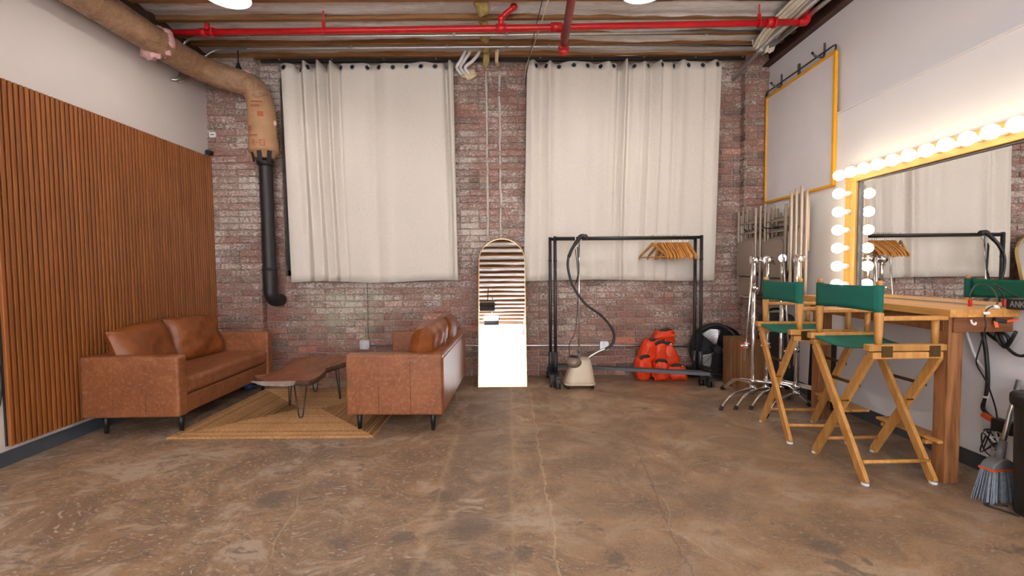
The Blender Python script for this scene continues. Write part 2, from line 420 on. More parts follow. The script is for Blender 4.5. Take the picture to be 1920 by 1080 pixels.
            cov = t.math('ADD', cov, t.math('MULTIPLY', t.ramp(sep.outputs[2], (.25, 0.0), (.9, .12)), 1.0))
            w = t.math('ADD', cov, t.math('MULTIPLY', fine, .95))
            col = t.mix(t.math('MULTIPLY', t.ramp(w, (.62, 0.0), (.95, 1.0)), .6), col, L(186, 166, 156))
            col = t.mix(t.math('MULTIPLY', t.ramp(w, (.87, 0.0), (.96, 1.0)), .8), col, L(224, 214, 206))
        else:
            col = t.ramp(mid, (.3, L(128, 108, 96)), (.6, L(168, 150, 136)), (.8, L(200, 188, 178)))
            w = t.math('ADD', t.math('MULTIPLY', big, .5), t.math('MULTIPLY', fine, .7))
            col = t.mix(t.math('MULTIPLY', t.ramp(w, (.62, 0.0), (.8, 1.0)), .6), col, L(222, 212, 204))
        # old pale-green paint left on the bricks behind the coffee table
        dx = t.math('MULTIPLY', t.math('ADD', sep.outputs[0], 1.72), 1.1); dz = t.math('MULTIPLY', t.math('SUBTRACT', sep.outputs[2], .72), 1.7)
        rr = t.math('SQRT', t.math('ADD', t.math('MULTIPLY', dx, dx), t.math('MULTIPLY', dz, dz)))
        gm = t.math('MULTIPLY', t.ramp(rr, (.15, 1.0), (.62, 0.0)), t.ramp(mid, (.46, 0.0), (.58, 1.0)))
        col = t.mix(t.math('MULTIPLY', gm, .7), col, L(160, 172, 142))
        t.bump(fine, .6, .012)
        M[nm] = t.fin(col, .88, 0, .25)
    # jute
    t = NT('jute'); c = t.coord(); a = t.noise(c, 3, 3); b = t.noise(c, 90, 3, .7)
    sep = t.n('ShaderNodeSeparateXYZ'); t.l(c, sep.inputs[0])
    ed = t.math('MINIMUM', t.math('SUBTRACT', .74, t.math('ABSOLUTE', sep.outputs[0])), t.math('SUBTRACT', .655, t.math('ABSOLUTE', sep.outputs[1])))
    wn = t.n('ShaderNodeTexWhiteNoise', noise_dimensions='1D'); t.l(t.math('FLOOR', t.math('DIVIDE', ed, .024)), wn.inputs['W'])
    f = t.math('ADD', t.math('MULTIPLY', wn.outputs['Value'], .42), t.math('MULTIPLY', a, .6))
    col = t.ramp(f, (.15, L(152, 108, 70)), (.5, L(182, 136, 92)), (.9, L(206, 162, 116)))
    col = t.mix(t.math('MULTIPLY', t.ramp(b, (.38, 1.0), (.56, 0.0)), .55), col, L(118, 84, 52))
    t.bump(b, .7, .006); M['jute'] = t.fin(col, .9, 0, .2)
mk_materials()

# ================================================================== the room
YB = 4.99; YR = -3.8; TL = .013; TR = -.0183
XL = lambda y: -3.096-.013*y
XR = lambda y: 2.677+.0183*y
CEIL = 3.62

fl = MB().box(-3.5, 3.2, YR-.2, YB+.3, -.1, 0).build('floor', M['floor']); tag(fl, 'worn brown stained concrete floor with pale cracks', 'floor', kind='structure')
ce = MB().box(-3.5, 3.2, YR-.2, YB+.3, CEIL, CEIL+.08).build('ceiling', M['old_wood']); tag(ce, 'open timber ceiling with joists and plastic sheeting', 'ceiling', kind='structure')
wl = MB(); wl.prism([(XL(YR), YR), (XL(YB+.2), YB+.2), (XL(YB)-.2, YB+.2), (XL(YR)-.2, YR)], 0, 3.27)
wl = wl.build('wall_left', M['paint_left_shaded']); tag(wl, 'plain off-white painted wall behind the wooden slats', 'wall', kind='structure')
wr = MB(); wr.prism([(XR(YR), YR), (XR(YR)+.2, YR), (XR(YB)+.2, YB+.2), (XR(YB+.2), YB+.2)], 0, 3.285)
wr = wr.build('wall_right', M['paint_right']); tag(wr, 'white painted wall behind the vanity mirror', 'wall', kind='structure')
wq = MB().box(-3.5, 3.2, YR-.2, YR, 0, 3.62).build('wall_rear', M['paint_rear']); tag(wq, 'bright white studio wall seen in the arched mirror', 'wall', kind='structure')
def along(mat, name, side, x0, x1, y0, y1, z0, z1, label, cat, bevel=0):
    o = MB().box(x0, x1, y0, y1, z0, z1).build(name, mat, bevel=bevel)
    if side < 0: o.location = (XL(0), 0, 0); o.rotation_euler = (0, 0, TL)
    else: o.location = (XR(0), 0, 0); o.rotation_euler = (0, 0, TR)
    return tag(o, label, cat, kind='structure')
along(M['base_grey'], 'baseboard_left', -1, -.005, .012, YR, 4.88, 0, .09, 'dark grey baseboard below the wooden slat panel', 'baseboard')
along(M['base_grey'], 'baseboard_right', 1, -.012, .005, YR, 4.88, 0, .1, 'dark grey baseboard below the vanity wall', 'baseboard')
# lower part of the right wall stands a little proud, ending in a ledge
o = along(M['paint_right'], 'trim_1', 1, -.022, .005, YR, 4.86, .1, 2.44, 'white wall panelling with a ledge above the vanity mirror', 'trim', .004)
along(M['paint_right'], 'trim_3', 1, -.032, .005, YR, 3.83, 2.44, 2.452, 'thin white ledge above the vanity mirror', 'trim', .002)
along(M['old_wood'], 'trim_2', -1, -.15, .035, YR, YB, 3.27, 3.62, 'dark strip added in the shadowy gap under the ceiling behind the wrapped duct', 'trim')  # dark strip stands in for the shadowy gap above the wall

# back wall: mortar core, pilasters, bricks
WIN = [(-2.44, -.64, 1.13, 3.27), (.3, 2.16, 1.13, 3.27)]
mb = MB()
xs = [-3.4, WIN[0][0], WIN[0][1], WIN[1][0], WIN[1][1], 3.1]
for i in range(5):
    if i in (1, 3):
        w = WIN[0 if i == 1 else 1]
        mb.box(xs[i], xs[i+1], YB, YB+.3, 0, w[2]); mb.box(xs[i], xs[i+1], YB, YB+.3, w[3], CEIL)
    else: mb.box(xs[i], xs[i+1], YB, YB+.3, 0, CEIL)
PILL, PILR, PILY = -2.66, 2.53, 4.89
mb.box(-3.3, PILL, PILY, YB+.01, 0, CEIL); mb.box(PILR, 2.95, PILY, YB+.01, 0, CEIL)
wb = mb.build('wall_back', M['mortar']); tag(wb, 'old red brick wall with worn whitewash', 'wall', kind='structure')

def brick_mesh(seed, w, h, d=.012):
    r = random.Random(seed); j = lambda a: r.uniform(-a, a)
    vs = []
    for (a, dep, ins) in ((0, 0.004, 0), (1, -d*.45, 0), (2, -d, .006)):
        for sx, sz in ((-1, -1), (1, -1), (1, 1), (-1, 1)):
            vs.append((sx*(w/2-ins)+j(.0035)*(a > 0), dep+j(.002)*(a > 0), sz*(h/2-ins)+j(.003)*(a > 0)))
    fs = [(8, 9, 10, 11)]
    for a in (0, 4):
        for k in range(4): fs.append((a+k, a+(k+1) % 4, a+4+(k+1) % 4, a+4+k))
    return vs, fs
CH = .0705
BR_V = {}
def brick_data(w, k):
    key = (round(w, 3), k)
    if key not in BR_V:
        vs, fs = brick_mesh(hash(key) % 9999, w, .0595)
        me = bpy.data.meshes.new('brick'); me.from_pydata(vs, [], fs); me.update(); me.materials.append(M['brick'])
        BR_V[key] = (me, vs, fs)
    return BR_V[key]
bricks = []          # (x, y, z, width)
rows = int(3.41/CH)
for r in range(rows):
    hdr = (r % 6 == 0); pit = .106 if hdr else .212; off = (r % 2)*.5*pit
    c0 = int((-3.2+10.6+off)/pit)-1; z = (r+.5)*CH
    for c in range(c0, c0+int(6.3/pit)+3):
        a = c*pit-10.6-off; b = a+pit
        for (lo, hi, y) in ((-3.17, PILL, PILY), (PILL, PILR, YB), (PILR, 2.79, PILY)):
            A, B = max(a, lo), min(b, hi)
            if B-A < .03: continue
            segs = [(A, B)]
            if y == YB:
                for w in WIN:
                    if w[2]-.03 < z < w[3]:
                        nn = []
                        for (p, q) in segs:
                            if q <= w[0] or p >= w[1]: nn.append((p, q)); continue
                            if p < w[0]-.03: nn.append((p, w[0]))
                            if q > w[1]+.03: nn.append((w[1], q))
                        segs = nn
            for (p, q) in segs: bricks.append(((p+q)/2, y, z, q-p-.011))
def brick_rank(b):
    x, y, z, w = b
    if w < .15: return 99
    hid = 0
    if (-2.34 < x < -.56 or .2 < x < 2.2) and z > 1.04: hid = 50     # behind the curtains
    if x < -2.3 and z < .65 or -1.25 < x < -.4 and z < .66: hid = 50   # behind the sofas
    if -.3 < x < .2 and z < 1.45 or x > 2.15 and z < 1.8: hid = 50
    return hid+abs(z-.6)+.1*random.random()
order = sorted(range(len(bricks)), key=lambda i: brick_rank(bricks[i]))
single = set(order[:300])
field = MB()
for i, (x, y, z, w) in enumerate(bricks):
    wq_ = round(w/.01)*.01 if w < .195 else .201
    me, vs, fs = brick_data(min(wq_, w) if w < .195 else .201, i % 5)
    dy = random.uniform(-.0035, .0035)
    if i in single:
        o = bpy.data.objects.new('brick', me); COL.objects.link(o); o.parent = wb; o.location = (x, y+dy, z)
    else:
        field.add([(v[0]+x, v[1]+y+dy, v[2]+z) for v in vs], fs)
# return faces of the pilasters
for x, s in ((PILL, 1), (PILR, -1)):
    for r in range(rows):
        vs, fs = brick_mesh(r, .095, .0595)
        field.add([(x-s*v[1], (YB+PILY)/2+s*v[0], v[2]+(r+.5)*CH) for v in vs], fs)
o = field.build('brick_field', M['brick'], wb); o['kind'] = 'stuff'
# pale plaster seams that climb the wall between the curtains
mb = MB()
for x in (-.225, -.085):
    mb.tube([(x+.002*math.sin(k*1.7)+.012*mnoise.noise(Vector((k*.7, x*9, 0))), YB-.004, 1.5+k*.095) for k in range(20)], [.011+.009*abs(mnoise.noise(Vector((k*.9, x*5, 3)))) for k in range(20)], 6)
mb.build('plaster_seam', M['plaster'], wb, label='pale plaster seam running up the bricks')
# windows behind the curtains
for i, w in enumerate(WIN):
    f = MB(); x0, x1, z0, z1 = w
    f.box(x0, x0+.06, YB+.06, YB+.16, z0, z1).box(x1-.06, x1, YB+.06, YB+.16, z0, z1).box(x0, x1, YB+.06, YB+.16, z0, z0+.06).box(x0, x1, YB+.06, YB+.16, z1-.06, z1)
    xm = (x0+x1)/2; f.box(xm-.02, xm+.02, YB+.07, YB+.15, z0, z1)
    f.box(x0, x1, YB+.26, YB+.29, z0, z1)
    fo = f.build('window_%d' % (i+1), M['navy'])
    tag(fo, 'dark framed window hidden behind the %s linen curtain' % ('left' if i == 0 else 'right'), 'window', kind='structure')
    for k in range(2):
        a = x0+.06 if k == 0 else xm+.02; b = xm-.02 if k == 0 else x1-.06
        MB().box(a, b, YB+.1, YB+.108, z0+.06, z1-.06).build('pane', M['glass'], fo)

# ceiling: joists and sheeting
JY = [4.915, 4.64, 4.44, 4.185, 3.885]
while JY[-1] > YR+.35: JY.append(JY[-1]-.285)
jm = {}
for k, y in enumerate(JY):
    x0, x1 = XL(y)-.05, XR(y)+.02
    o = MB().box(x0, x1, -.026 if k else -.045, .026 if k else .03, 0, CEIL-3.42).build('joist', M['joist'], ce, bevel=.004)
    o.location = (0, y, 3.42+.006*math.sin(k*2.3))
for k in range(len(JY)-1):
    ya, yb = JY[k]-.028, JY[k+1]+.028
    def fn(u, v, ya=ya, yb=yb, k=k):
        x = XL(3)-.0+u*5.75; s = math.sin(PI*v)
        droop = .012+.03*max(0, min(1, (x-.3)/1.5))
        z = 3.462-droop*s+.022*mnoise.noise(Vector((x*1.3, v*2.2+k*3.1, k)))+.012*mnoise.noise(Vector((x*5, v*3, k*2.0)))
        z -= .035*max(0, min(1, (x-.2)))*(v < .001 or v > .999)
        return (x, ya+(yb-ya)*v, z)
    o = MB().grid(fn, 70, 8).build('plastic_sheet', M['sheet'], ce)
# plaster-dark gap closed above the beam
fl_ = 0

# ================================================================== left: slat panel
sp = thing('slat_panel', 'tall wall panel of narrow vertical brown wooden slats behind the left sofa', 'wall panel', (XL(0), 0, 0), TL)
Y0, Y1, Z0, Z1 = 2.795, 4.885, .118, 2.392
MB().box(-.004, .010, Y0, Y1, Z0+.002, Z1-.002).build('backing', M['dark_fabric'], sp)
N = 62; pitch = (Y1-Y0)/N
sl = MB().box(.010, .034, -pitch*.36, pitch*.36, Z0, Z1)
sme = None
for k in range(N):
    if sme is None:
        o = sl.build('slat', M['slat'], sp, bevel=.005, seg=2); sme = o
    else:
        o = sme.copy(); COL.objects.link(o)
    o.location = (0, Y0+pitch*(k+.5), 0)

c = thing('security_camera', 'tiny black camera mounted in the corner above the slat panel', 'camera', (-3.12, 4.87, 2.43))
MB().cyl((0, 0, 0), (.0, -.065, -.005), .026, 16).build('body', M['black_plastic'], c)
MB().cyl((0, -.064, -.005), (0, -.068, -.005), .017, 12).build('lens', M['glass'], c)
MB().box(-.045, .01, -.04, -.02, -.006, .006).build('bracket', M['black_plastic'], c)

c = thing('wall_cable', 'thin black cable hanging beside the near edge of the slat panel', 'cable', (0, 0, 0))
MB().tube(smoothpath([(-3.128, 2.77, 1.3), (-3.127, 2.785, .95), (-3.127, 2.77, .75), (-3.127, 2.79, .55), (-3.127, 2.775, .40), (-3.127, 2.74, .33), (-3.127, 2.66, .30)]), .005, 8).build('cord', M['black_plastic'], c)

# ================================================================== sofas
def pillow(w, h, d, seed, wr=.012, nu=22, nv=18, sag=0):
    """soft cushion, w along y, h along z, d thick along x; base at z=0"""
    mb = MB()
    def f(side):
        def g(u, v):
            a, b = u*2-1, v*2-1
            e = max(0, (1-abs(a)**3.2))**.42*max(0, (1-abs(b)**3.2))**.42
            bul = 1-.07*(1-abs(b)**2)*abs(a)**6
            y = a*w/2*(1-.05*(1-b*b))*1.0; z = (b+1)/2*h+sag*math.cos(a*PI/2)*(b > 0)*b*.0
            z -= .06*h*(1-a*a)*(-1 if b < 0 else 1)*abs(b)**3*(-.35)
            n = mnoise.noise(Vector((a*2+seed, b*2.4, side)))*wr*2+mnoise.noise(Vector((a*6+seed, b*3+a*3, side*2)))*wr
            return (side*(d/2*e+n*e), y, z)
        return g
    mb.grid(f(1), nu, nv); mb.grid(f(-1), nu, nv)
    n = (nu+1)*(nv+1); b = nu*nv
    for q in range(b, 2*b): mb.f[q] = mb.f[q][::-1]
    return mb

def sofa(name, label, loc, rz, length, depth, mirror, seed):
    """local: back at -x, front +x, length along y from 0"""
    t = thing(name, label, 'sofa', loc, rz)
    s = -1 if mirror else 1
    H, B, AT = .585, .14, .10
    def bx(x0, x1, *r): return MB().box(min(s*x0, s*x1), max(s*x0, s*x1), *r)
    for y0 in (0, length-AT):
        a = bx(0, depth, y0, y0+AT, B, H).build('arm', M['leather'], t, bevel=.018, seg=4)
        for sx in (.33, .66):                                   # stitched seams on the outside of the arm
            yy = y0-.0015 if y0 == 0 else y0+AT+.0015
            MB().tube([(s*depth*sx, yy, B+.02), (s*depth*sx, yy, H-.02)], .0028, 6).build('seam', M['leather'], a)
    bk = bx(0, .11, AT, length-AT, B, H-.005).build('back', M['leather'], t, bevel=.02, seg=4)
    bp = bx(-.006, .006, .035, length-.035, B+.01, H-.035).build('back_panel', M['leather'], t, bevel=.005, seg=3)
    for yy in (.022, length-.022):
        MB().tube([(s*-.004, yy, B+.01), (s*-.004, yy, H-.03)], .005, 8).build('piping', M['leather'], bp)
    bx(.1, depth-.02, AT, length-AT, B, .275).build('seat_rail', M['leather'], t, bevel=.015, seg=3)
    bx(.11, depth-.005, AT+.004, length-AT-.004, .278, .405).build('seat_cushion', M['leather'], t, bevel=.035, seg=5)
    cw = (length-2*AT)/2
    for k in range(2):
        c = pillow(cw*1.06, .40, .21, seed+k*3.7).build('back_cushion', M['cushion_leather'], t)
        c.location = (s*(.225-.02*k*(1 if mirror else 0)), AT+cw*(k+.5), .385)
        c.rotation_euler = (.05*(-1 if k else 1), -s*.27, s*(.10 if k == 0 else -.05))
    for x in (.09, depth-.06):
        for y in (.1, length-.1):
            MB().lathe([(.014, 0), (.024, B+.01)], 16, Matrix.Translation((s*x, y, 0))).build('leg', M['black_plastic'], t)
    return t
sofa('leather_sofa', 'tan leather two-seat sofa standing along the slat panel', (-3.085, 3.245, 0), .012, 1.345, .70, False, 1.3)
sofa('leather_sofa', 'tan leather two-seat sofa seen from its side, next to the arched mirror', (-.487, 3.235, 0), -.03, 1.27, .70, True, 5.1)

# ================================================================== rug
rg = thing('jute_rug', 'rectangular braided jute rug under the coffee table', 'rug', (-1.71, 3.855, 0), -.008)
mb = MB(); hw, hl = .74, .655; st_ = .024; k = 0
r = 0.0
prev = None
rings = []
while hl-r > .012:
    for dz, rr in ((.001, r), (.010, r+.004), (.0145, r+st_*.5), (.010, r+st_-.004), (.001, r+st_)):
        rings.append((hw-rr, hl-rr, dz))
    r += st_
rings = [(hw, hl, 0.0)]+rings
for a, b, z in rings:
    a, b = max(a, hw-hl+.002), max(b, .002)
    mb.v += [(-a, -b, z), (a, -b, z), (a, b, z), (-a, b, z)]
for i in range(len(rings)-1):
    for k in range(4): mb.f.append((i*4+k, i*4+(k+1) % 4, i*4+4+(k+1) % 4, i*4+4+k)); mb.sm.append(False)
mb.f.append(tuple(len(mb.v)-4+k for k in range(4))); mb.sm.append(False)
mb.build('braid', M['jute'], rg)

# ================================================================== coffee table
ct = thing('coffee_table', 'live-edge wooden slab coffee table on black hairpin legs', 'coffee table', (-1.78, 3.97, 0))
out = [(-2.068, 3.675), (-1.994, 3.735), (-1.988, 3.98), (-2.045, 4.15), (-2.07, 4.33), (-2.0, 4.44), (-1.90, 4.43), (-1.66, 4.47), (-1.50, 4.40), (-1.50, 4.2), (-1.585, 3.92), (-1.56, 3.83), (-1.53, 3.62), (-1.55, 3.47), (-1.666, 3.492), (-1.79, 3.48), (-1.90, 3.50), (-2.02, 3.60)]
sm = smoothpath([(x, y, 0) for x, y in out], 4, True)
top = [(p.x+1.78+.006*mnoise.noise(p*14), p.y-3.97+.006*mnoise.noise(p*14+Vector((5, 0, 0)))) for p in sm]
n = len(top)
mt = MB(); mt.v = [(x, y, .345) for x, y in top]; mt.f = [tuple(range(n))]; mt.sm = [False]
mt.build('slab_top', M['slab'], ct)
me_ = MB()
lv = [(1.0, .345), (1.012, .33), (.99, .312), (.955, .297)]
for s_, z in lv: me_.v += [(x*s_+.006*mnoise.noise(Vector((x*18, y*18, z*40))), y*s_, z) for x, y in top]
for i in range(3):
    for k in range(n): me_.f.append((i*n+(k), i*n+(k+1) % n, (i+1)*n+(k+1) % n, (i+1)*n+k)); me_.sm.append(True)
me_.f.append(tuple(3*n+k for k in range(n))); me_.sm.append(False)
me_.build('slab_edge', M['bark'], ct)
MB().prism([(-.22, .341), (-.12, .306), (.06, .300), (.12, .312), (.13, .341)], -.497, -.47, XZY).build('cut_face', M['slab_cut'], ct, bevel=.004)
for (x, y) in ((-1.675, 3.60), (-1.93, 3.95), (-1.56, 4.13), (-1.88, 4.36)):
    a = math.atan2(y-3.97, x+1.78); dx, dy = math.cos(a+PI/2)*.05, math.sin(a+PI/2)*.05
    bx_, by_ = x+1.78, y-3.97; ix, iy = bx_*.93, by_*.93
    pts = [(ix+dx, iy+dy, .30), (bx_+dx*.3, by_+dy*.3, .035), (bx_+dx*.1, by_+dy*.1, .0125), (bx_-dx*.1, by_-dy*.1, .0125), (bx_-dx*.3, by_-dy*.3, .035), (ix-dx, iy-dy, .30)]
    MB().tube(pts, .0055, 8).build('hairpin_leg', M['black_metal'], ct)

b = thing('water_bottle', 'small bottle with a blue band under the left sofa', 'bottle', (-2.63, 4.56, .03))
MB().lathe([(.0, -.09), (.028, -.085), (.03, -.04), (.03, .05), (.012, .085), (.012, .1), (0, .1)], 14, Matrix.Rotation(PI/2, 4, 'Y')).build('body', M['glass'], b)
MB().lathe([(.031, -.03), (.031, .035)], 14, Matrix.Rotation(PI/2, 4, 'Y')).build('label_band', M['blue'], b)

# ================================================================== curtains
def curtain(label, xt0, xt1, xb0, xb1, zt, zb, folds, groms, bow):
    t = thing('linen_curtain', label, 'curtain', (0, 4.905, 0), group='linen curtains on the brick wall')
    def dep(u, v):
        d = .006*math.sin(u*9)
        for (c, w, a) in folds: d += 2.0*a*math.exp(-((u-c-.012*math.sin(v*2.2+c*7)*(1-v))/w)**2)*(.55+.45*v)
        return d
    def pos(u, v):
        x0 = xb0+(xt0-xb0)*v; x1 = xb1+(xt1-xb1)*v
        z = zb+(zt-zb)*v
        d = dep(u, v)
        if v > .9: z += (v-.9)/.1*(.35*d+.006*math.sin(u*40))
        if v < .1: z += (.1-v)/.1*.012*math.sin(u*bow)
        return Vector((x0+(x1-x0)*u, -.02-d, z))
    MB().grid(lambda u, v: pos(u, v), 220, 26).build('cloth', M['linen'], t, solid=.003)
    g = MB(); g.tube([(.025*math.cos(a), 0, .025*math.sin(a)) for a in [2*PI*k/18 for k in range(18)]], .0055, 8, True)
    h = MB().lathe([(.021, -.004), (.021, .004)], 16, Matrix.Rotation(PI/2, 4, 'X'))  # black disc in place of an open hole, its darkness put into the colour
    first = None
    for u in groms:
        v = 1-.04/((zt-zb)); p = pos(u, v); q = pos(min(1, u+.006), v); p0 = pos(max(0, u-.006), v)
        if first is None:
            o = g.build('grommet', M['steel'], t); h.build('dark_hole_disc', M['black_plastic'], o); first = o
        else:
            o = first.copy(); COL.objects.link(o)
            ch = first.children[0].copy(); COL.objects.link(ch); ch.parent = o
        dd = q-p0; o.location = (p.x, p.y-.003, zt-.036); o.rotation_euler = (0, 0, math.atan2(dd.y, dd.x))
    return t
px = lambda a, x0, x1: (a-x0)/(x1-x0)
f1 = [(px(x, 548, 860), w, a) for x, w, a in ((556, .03, .008), (578, .018, -.03), (592, .016, .028), (604, .012, -.028), (617, .013, .03), (628, .010, -.03), (640, .012, .03), (651, .012, -.02), (690, .07, .012), (712, .025, -.018), (735, .03, .012), (800, .12, .008), (846, .012, -.03), (854, .012, .02))]
g1 = [px(x, 528, 850) for x in (534, 560, 579, 597, 613, 640, 662, 689, 711, 737, 763, 790, 816, 839)]
curtain('cream linen curtain hanging beside the black pipe', -2.37, -.566, -2.328, -.543, 3.345, 1.06, f1, g1, 9)
f2 = [(px(x, 982, 1338), w, a) for x, w, a in ((992, .02, .02), (1008, .016, -.02), (1024, .014, .02), (1040, .03, -.012), (1075, .06, .012), (1108, .025, -.016), (1130, .02, .016), (1152, .012, -.026), (1163, .010, .028), (1172, .012, -.018), (1196, .016, .016), (1212, .014, -.022), (1226, .010, .016), (1254, .012, -.016), (1266, .02, .014), (1312, .012, -.012), (1325, .02, .012))]
g2 = [px(x, 988, 1352) for x in (1005, 1024, 1048, 1075, 1101, 1126, 1150, 1189, 1214, 1239, 1263, 1289, 1316, 1342)]
curtain('cream linen curtain hanging behind the clothes rack', .209, 2.263, .158, 2.209, 3.345, 1.05, f2, g2, 5)
tr = thing('curtain_track', 'black metal rail along the top of the brick wall', 'rail', (0, 4.93, 3.385))
MB().box(-2.6, 2.70, -.012, .012, 0, .034).build('rail', M['black_metal'], tr)
for x in (-2.4, -1.85, -1.3, -.75, -.2, .35, .9, 1.45, 2.0, 2.5):
    MB().cyl((x, -.012, .026), (x, -.018, .026), .007, 8).build('screw', M['steel'], tr)

# ================================================================== wrapped duct and black pipe
d = thing('wrapped_duct', 'insulated duct wrapped in brown kraft paper along the left wall and down the bricks', 'duct', (0, 0, 0))
path = smoothpath([(-2.975, YR+.02, 3.13), (-2.965, 0, 3.13), (-2.965, 2.2, 3.13), (-2.965, 3.4, 3.13), (-2.96, 3.9, 3.13), (-2.95, 4.3, 3.13), (-2.88, 4.52, 3.12), (-2.74, 4.66, 3.10), (-2.60, 4.73, 3.05), (-2.525, 4.765, 2.93)], 10)
rad = [.118+.010*mnoise.noise(p*5)+.006*mnoise.noise(p*17) for p in path]
MB().tube(path, rad, 20).build('wrap', M['kraft'], d)
path = smoothpath([(-2.56, 4.755, 3.0), (-2.53, 4.77, 2.85), (-2.525, 4.775, 2.65), (-2.52, 4.775, 2.45), (-2.515, 4.775, 2.34)], 8)
rad = [.132+.02*mnoise.noise(p*9) for p in path]
rad[-6:] = [.125, .118, .11, .102, .096, .09]
sl_ = MB().tube(path, rad, 20).build('sleeve', M['kraft_dull'], d)
for (x, y, z, r) in ((-2.93, 3.97, 3.14, .135), (-2.98, 3.93, 3.08, .12), (-2.62, 4.68, 3.17, .05), (-2.40, 4.76, 2.70, .035)):
    MB().ball((x, y, z), r, 16, 10, (.75, .5, .85), wob=.5, seed=x*3, k=4).build('insulation_tuft', M['pink'], d)
for a in (-2.3, -1.5, -.7):
    ca, sa = math.cos(a), math.sin(a)
    MB().bar((-2.515+ca*.100, 4.775+sa*.100, 2.30), (-2.515+ca*.125, 4.775+sa*.125, 2.42), .045, .004, (ca, sa, 0)).build('tape_strip', M['black_plastic'], d)
STROKES = {'A': [((0, 0), (.36, 1)), ((.36, 1), (.72, 0)), ((.16, .32), (.56, .32))], 'N': [((0, 0), (0, 1)), ((0, 1), (.6, 0)), ((.6, 0), (.6, 1))],
    'K': [((0, 0), (0, 1)), ((0, .4), (.58, 1)), ((.2, .56), (.62, 0))], 'E': [((0, 0), (0, 1)), ((0, 1), (.52, 1)), ((0, .5), (.46, .5)), ((0, 0), (.52, 0))],
    'R': [((0, 0), (0, 1)), ((0, 1), (.42, 1)), ((.42, 1), (.58, .88)), ((.58, .88), (.58, .62)), ((.58, .62), (.42, .48)), ((.42, .48), (0, .48)), ((.3, .48), (.6, 0))],
    '-': [((0, .45), (.35, .45))], '1': [((.2, 0), (.2, 1)), ((.2, 1), (0, .82))], '3': [((0, 1), (.5, 1)), ((.5, 1), (.5, .52)), ((.15, .52), (.5, .52)), ((.5, .52), (.5, 0)), ((.5, 0), (0, 0))]}
def strokes(text, size, wt):
    """flat quads of a plain stroke alphabet, in the x-z plane, starting at x=0"""
    x = 0; out = []
    for ch in text:
        mx = 0
        for (a, b) in STROKES[ch]:
            p, q = Vector((x+a[0]*size, a[1]*size)), Vector((x+b[0]*size, b[1]*size)); d = (q-p).normalized()*wt/2; n_ = Vector((-d.y, d.x))
            out.append([p-d-n_, q+d-n_, q+d+n_, p-d+n_]); mx = max(mx, a[0], b[0])
        x += (mx+.26)*size
    return out, x-.26*size
qs, wd_ = strokes('R-13', .052, .009); mb = MB()
for q in qs: mb.add([(-2.519+.1425*math.sin(.1+(v.x-wd_/2)/.1425), 4.775-.1425*math.cos(.1+(v.x-wd_/2)/.1425), 2.45+v.y) for v in q], [(0, 1, 2, 3)])
mb.build('print', M['red_ink'], sl_)
for (z, w, h, a) in ((2.62, .05, .05, -.5), (2.76, .055, .05, .35), (2.84, .09, .018, .0), (2.88, .11, .014, .1), (2.55, .09, .014, -.2)):
    m_ = MB(); m_.grid(lambda u, v, z=z, w=w, h=h, a=a: (-2.522+.1415*math.sin(a+(u-.5)*w/.14), 4.775-.1435*math.cos(a+(u-.5)*w/.14), z+(v-.5)*h), 6, 1)
    m_.build('print_mark', M['red_ink'], sl_)
bp = thing('drain_pipe', 'black drain pipe running down the bricks below the wrapped duct', 'pipe', (0, 0, 0))
MB().tube(smoothpath([(-2.515, 4.79, 2.36), (-2.512, 4.79, 2.0), (-2.508, 4.79, 1.4), (-2.505, 4.79, 1.0), (-2.503, 4.80, .93), (-2.50, 4.85, .885), (-2.50, 4.96, .875)], 6), .063, 20).build('pipe', M['pipe_black'], bp)
MB().lathe([(.066, 0), (.082, .02), (.085, .05), (.06, .05)], 20, Matrix.Translation((-2.515, 4.79, 2.27))).build('hub', M['pipe_black'], bp)
MB().tube(smoothpath([(-2.507, 4.79, 1.22), (-2.505, 4.79, 1.0), (-2.503, 4.80, .93), (-2.497, 4.85, .88), (-2.497, 4.97, .87)], 5), .068, 20).build('elbow', M['pipe_black'], bp)
MB().lathe([(.071, 0), (.071, .012)], 20, Matrix.Translation((-2.507, 4.79, 1.20))).build('joint_ring', M['pipe_black'], bp)

# ================================================================== sprinkler pipes, conduits
rp = thing('sprinkler_pipe', 'long bright red sprinkler pipe under the joists', 'pipe', (0, 0, 0))
zp = 3.28
MB().tube([(-2.97, 4.10, zp), (-1.4, 4.083, zp), (.3, 4.05, zp), (2.52, 3.985, zp)], .027, 14).build('pipe', M['red_pipe'], rp)
def coll(x, w, r, y): return MB().cyl((x-w/2, y, zp), (x+w/2, y, zp), r, 16)
for x, y, w, r in ((-2.65, 4.097, .05, .036), (-2.57, 4.096, .02, .04), (-.05, 4.057, .09, .037), (.43, 4.047, .1, .038), (2.26, 3.993, .06, .038), (2.30, 3.992, .02, .045)):
    coll(x, w, r, y).build('coupling', M['red_pipe'], rp)
MB().cyl((-2.62, 4.096, zp), (-2.62, 4.096, zp+.075), .02, 12).build('tee', M['red_pipe'], rp)
MB().tube(smoothpath([(2.50, 3.985, zp), (2.56, 3.984, zp+.005), (2.575, 3.984, zp+.05), (2.575, 3.984, zp+.1)], 5), .034, 14).build('elbow', M['red_pipe'], rp)
MB().tube([(-.05, 4.056, zp), (-.05, 4.056, zp+.07), (-.02, 4.05, zp+.11), (.06, 4.03, zp+.16), (.07, 4.02, zp+.22)], .024, 12).build('branch', M['red_pipe'], rp)
MB().ball((-.045, 4.055, zp+.085), .033).build('branch_elbow', M['red_pipe'], rp)
MB().ball((.062, 4.03, zp+.165), .033).build('branch_elbow', M['red_pipe'], rp)
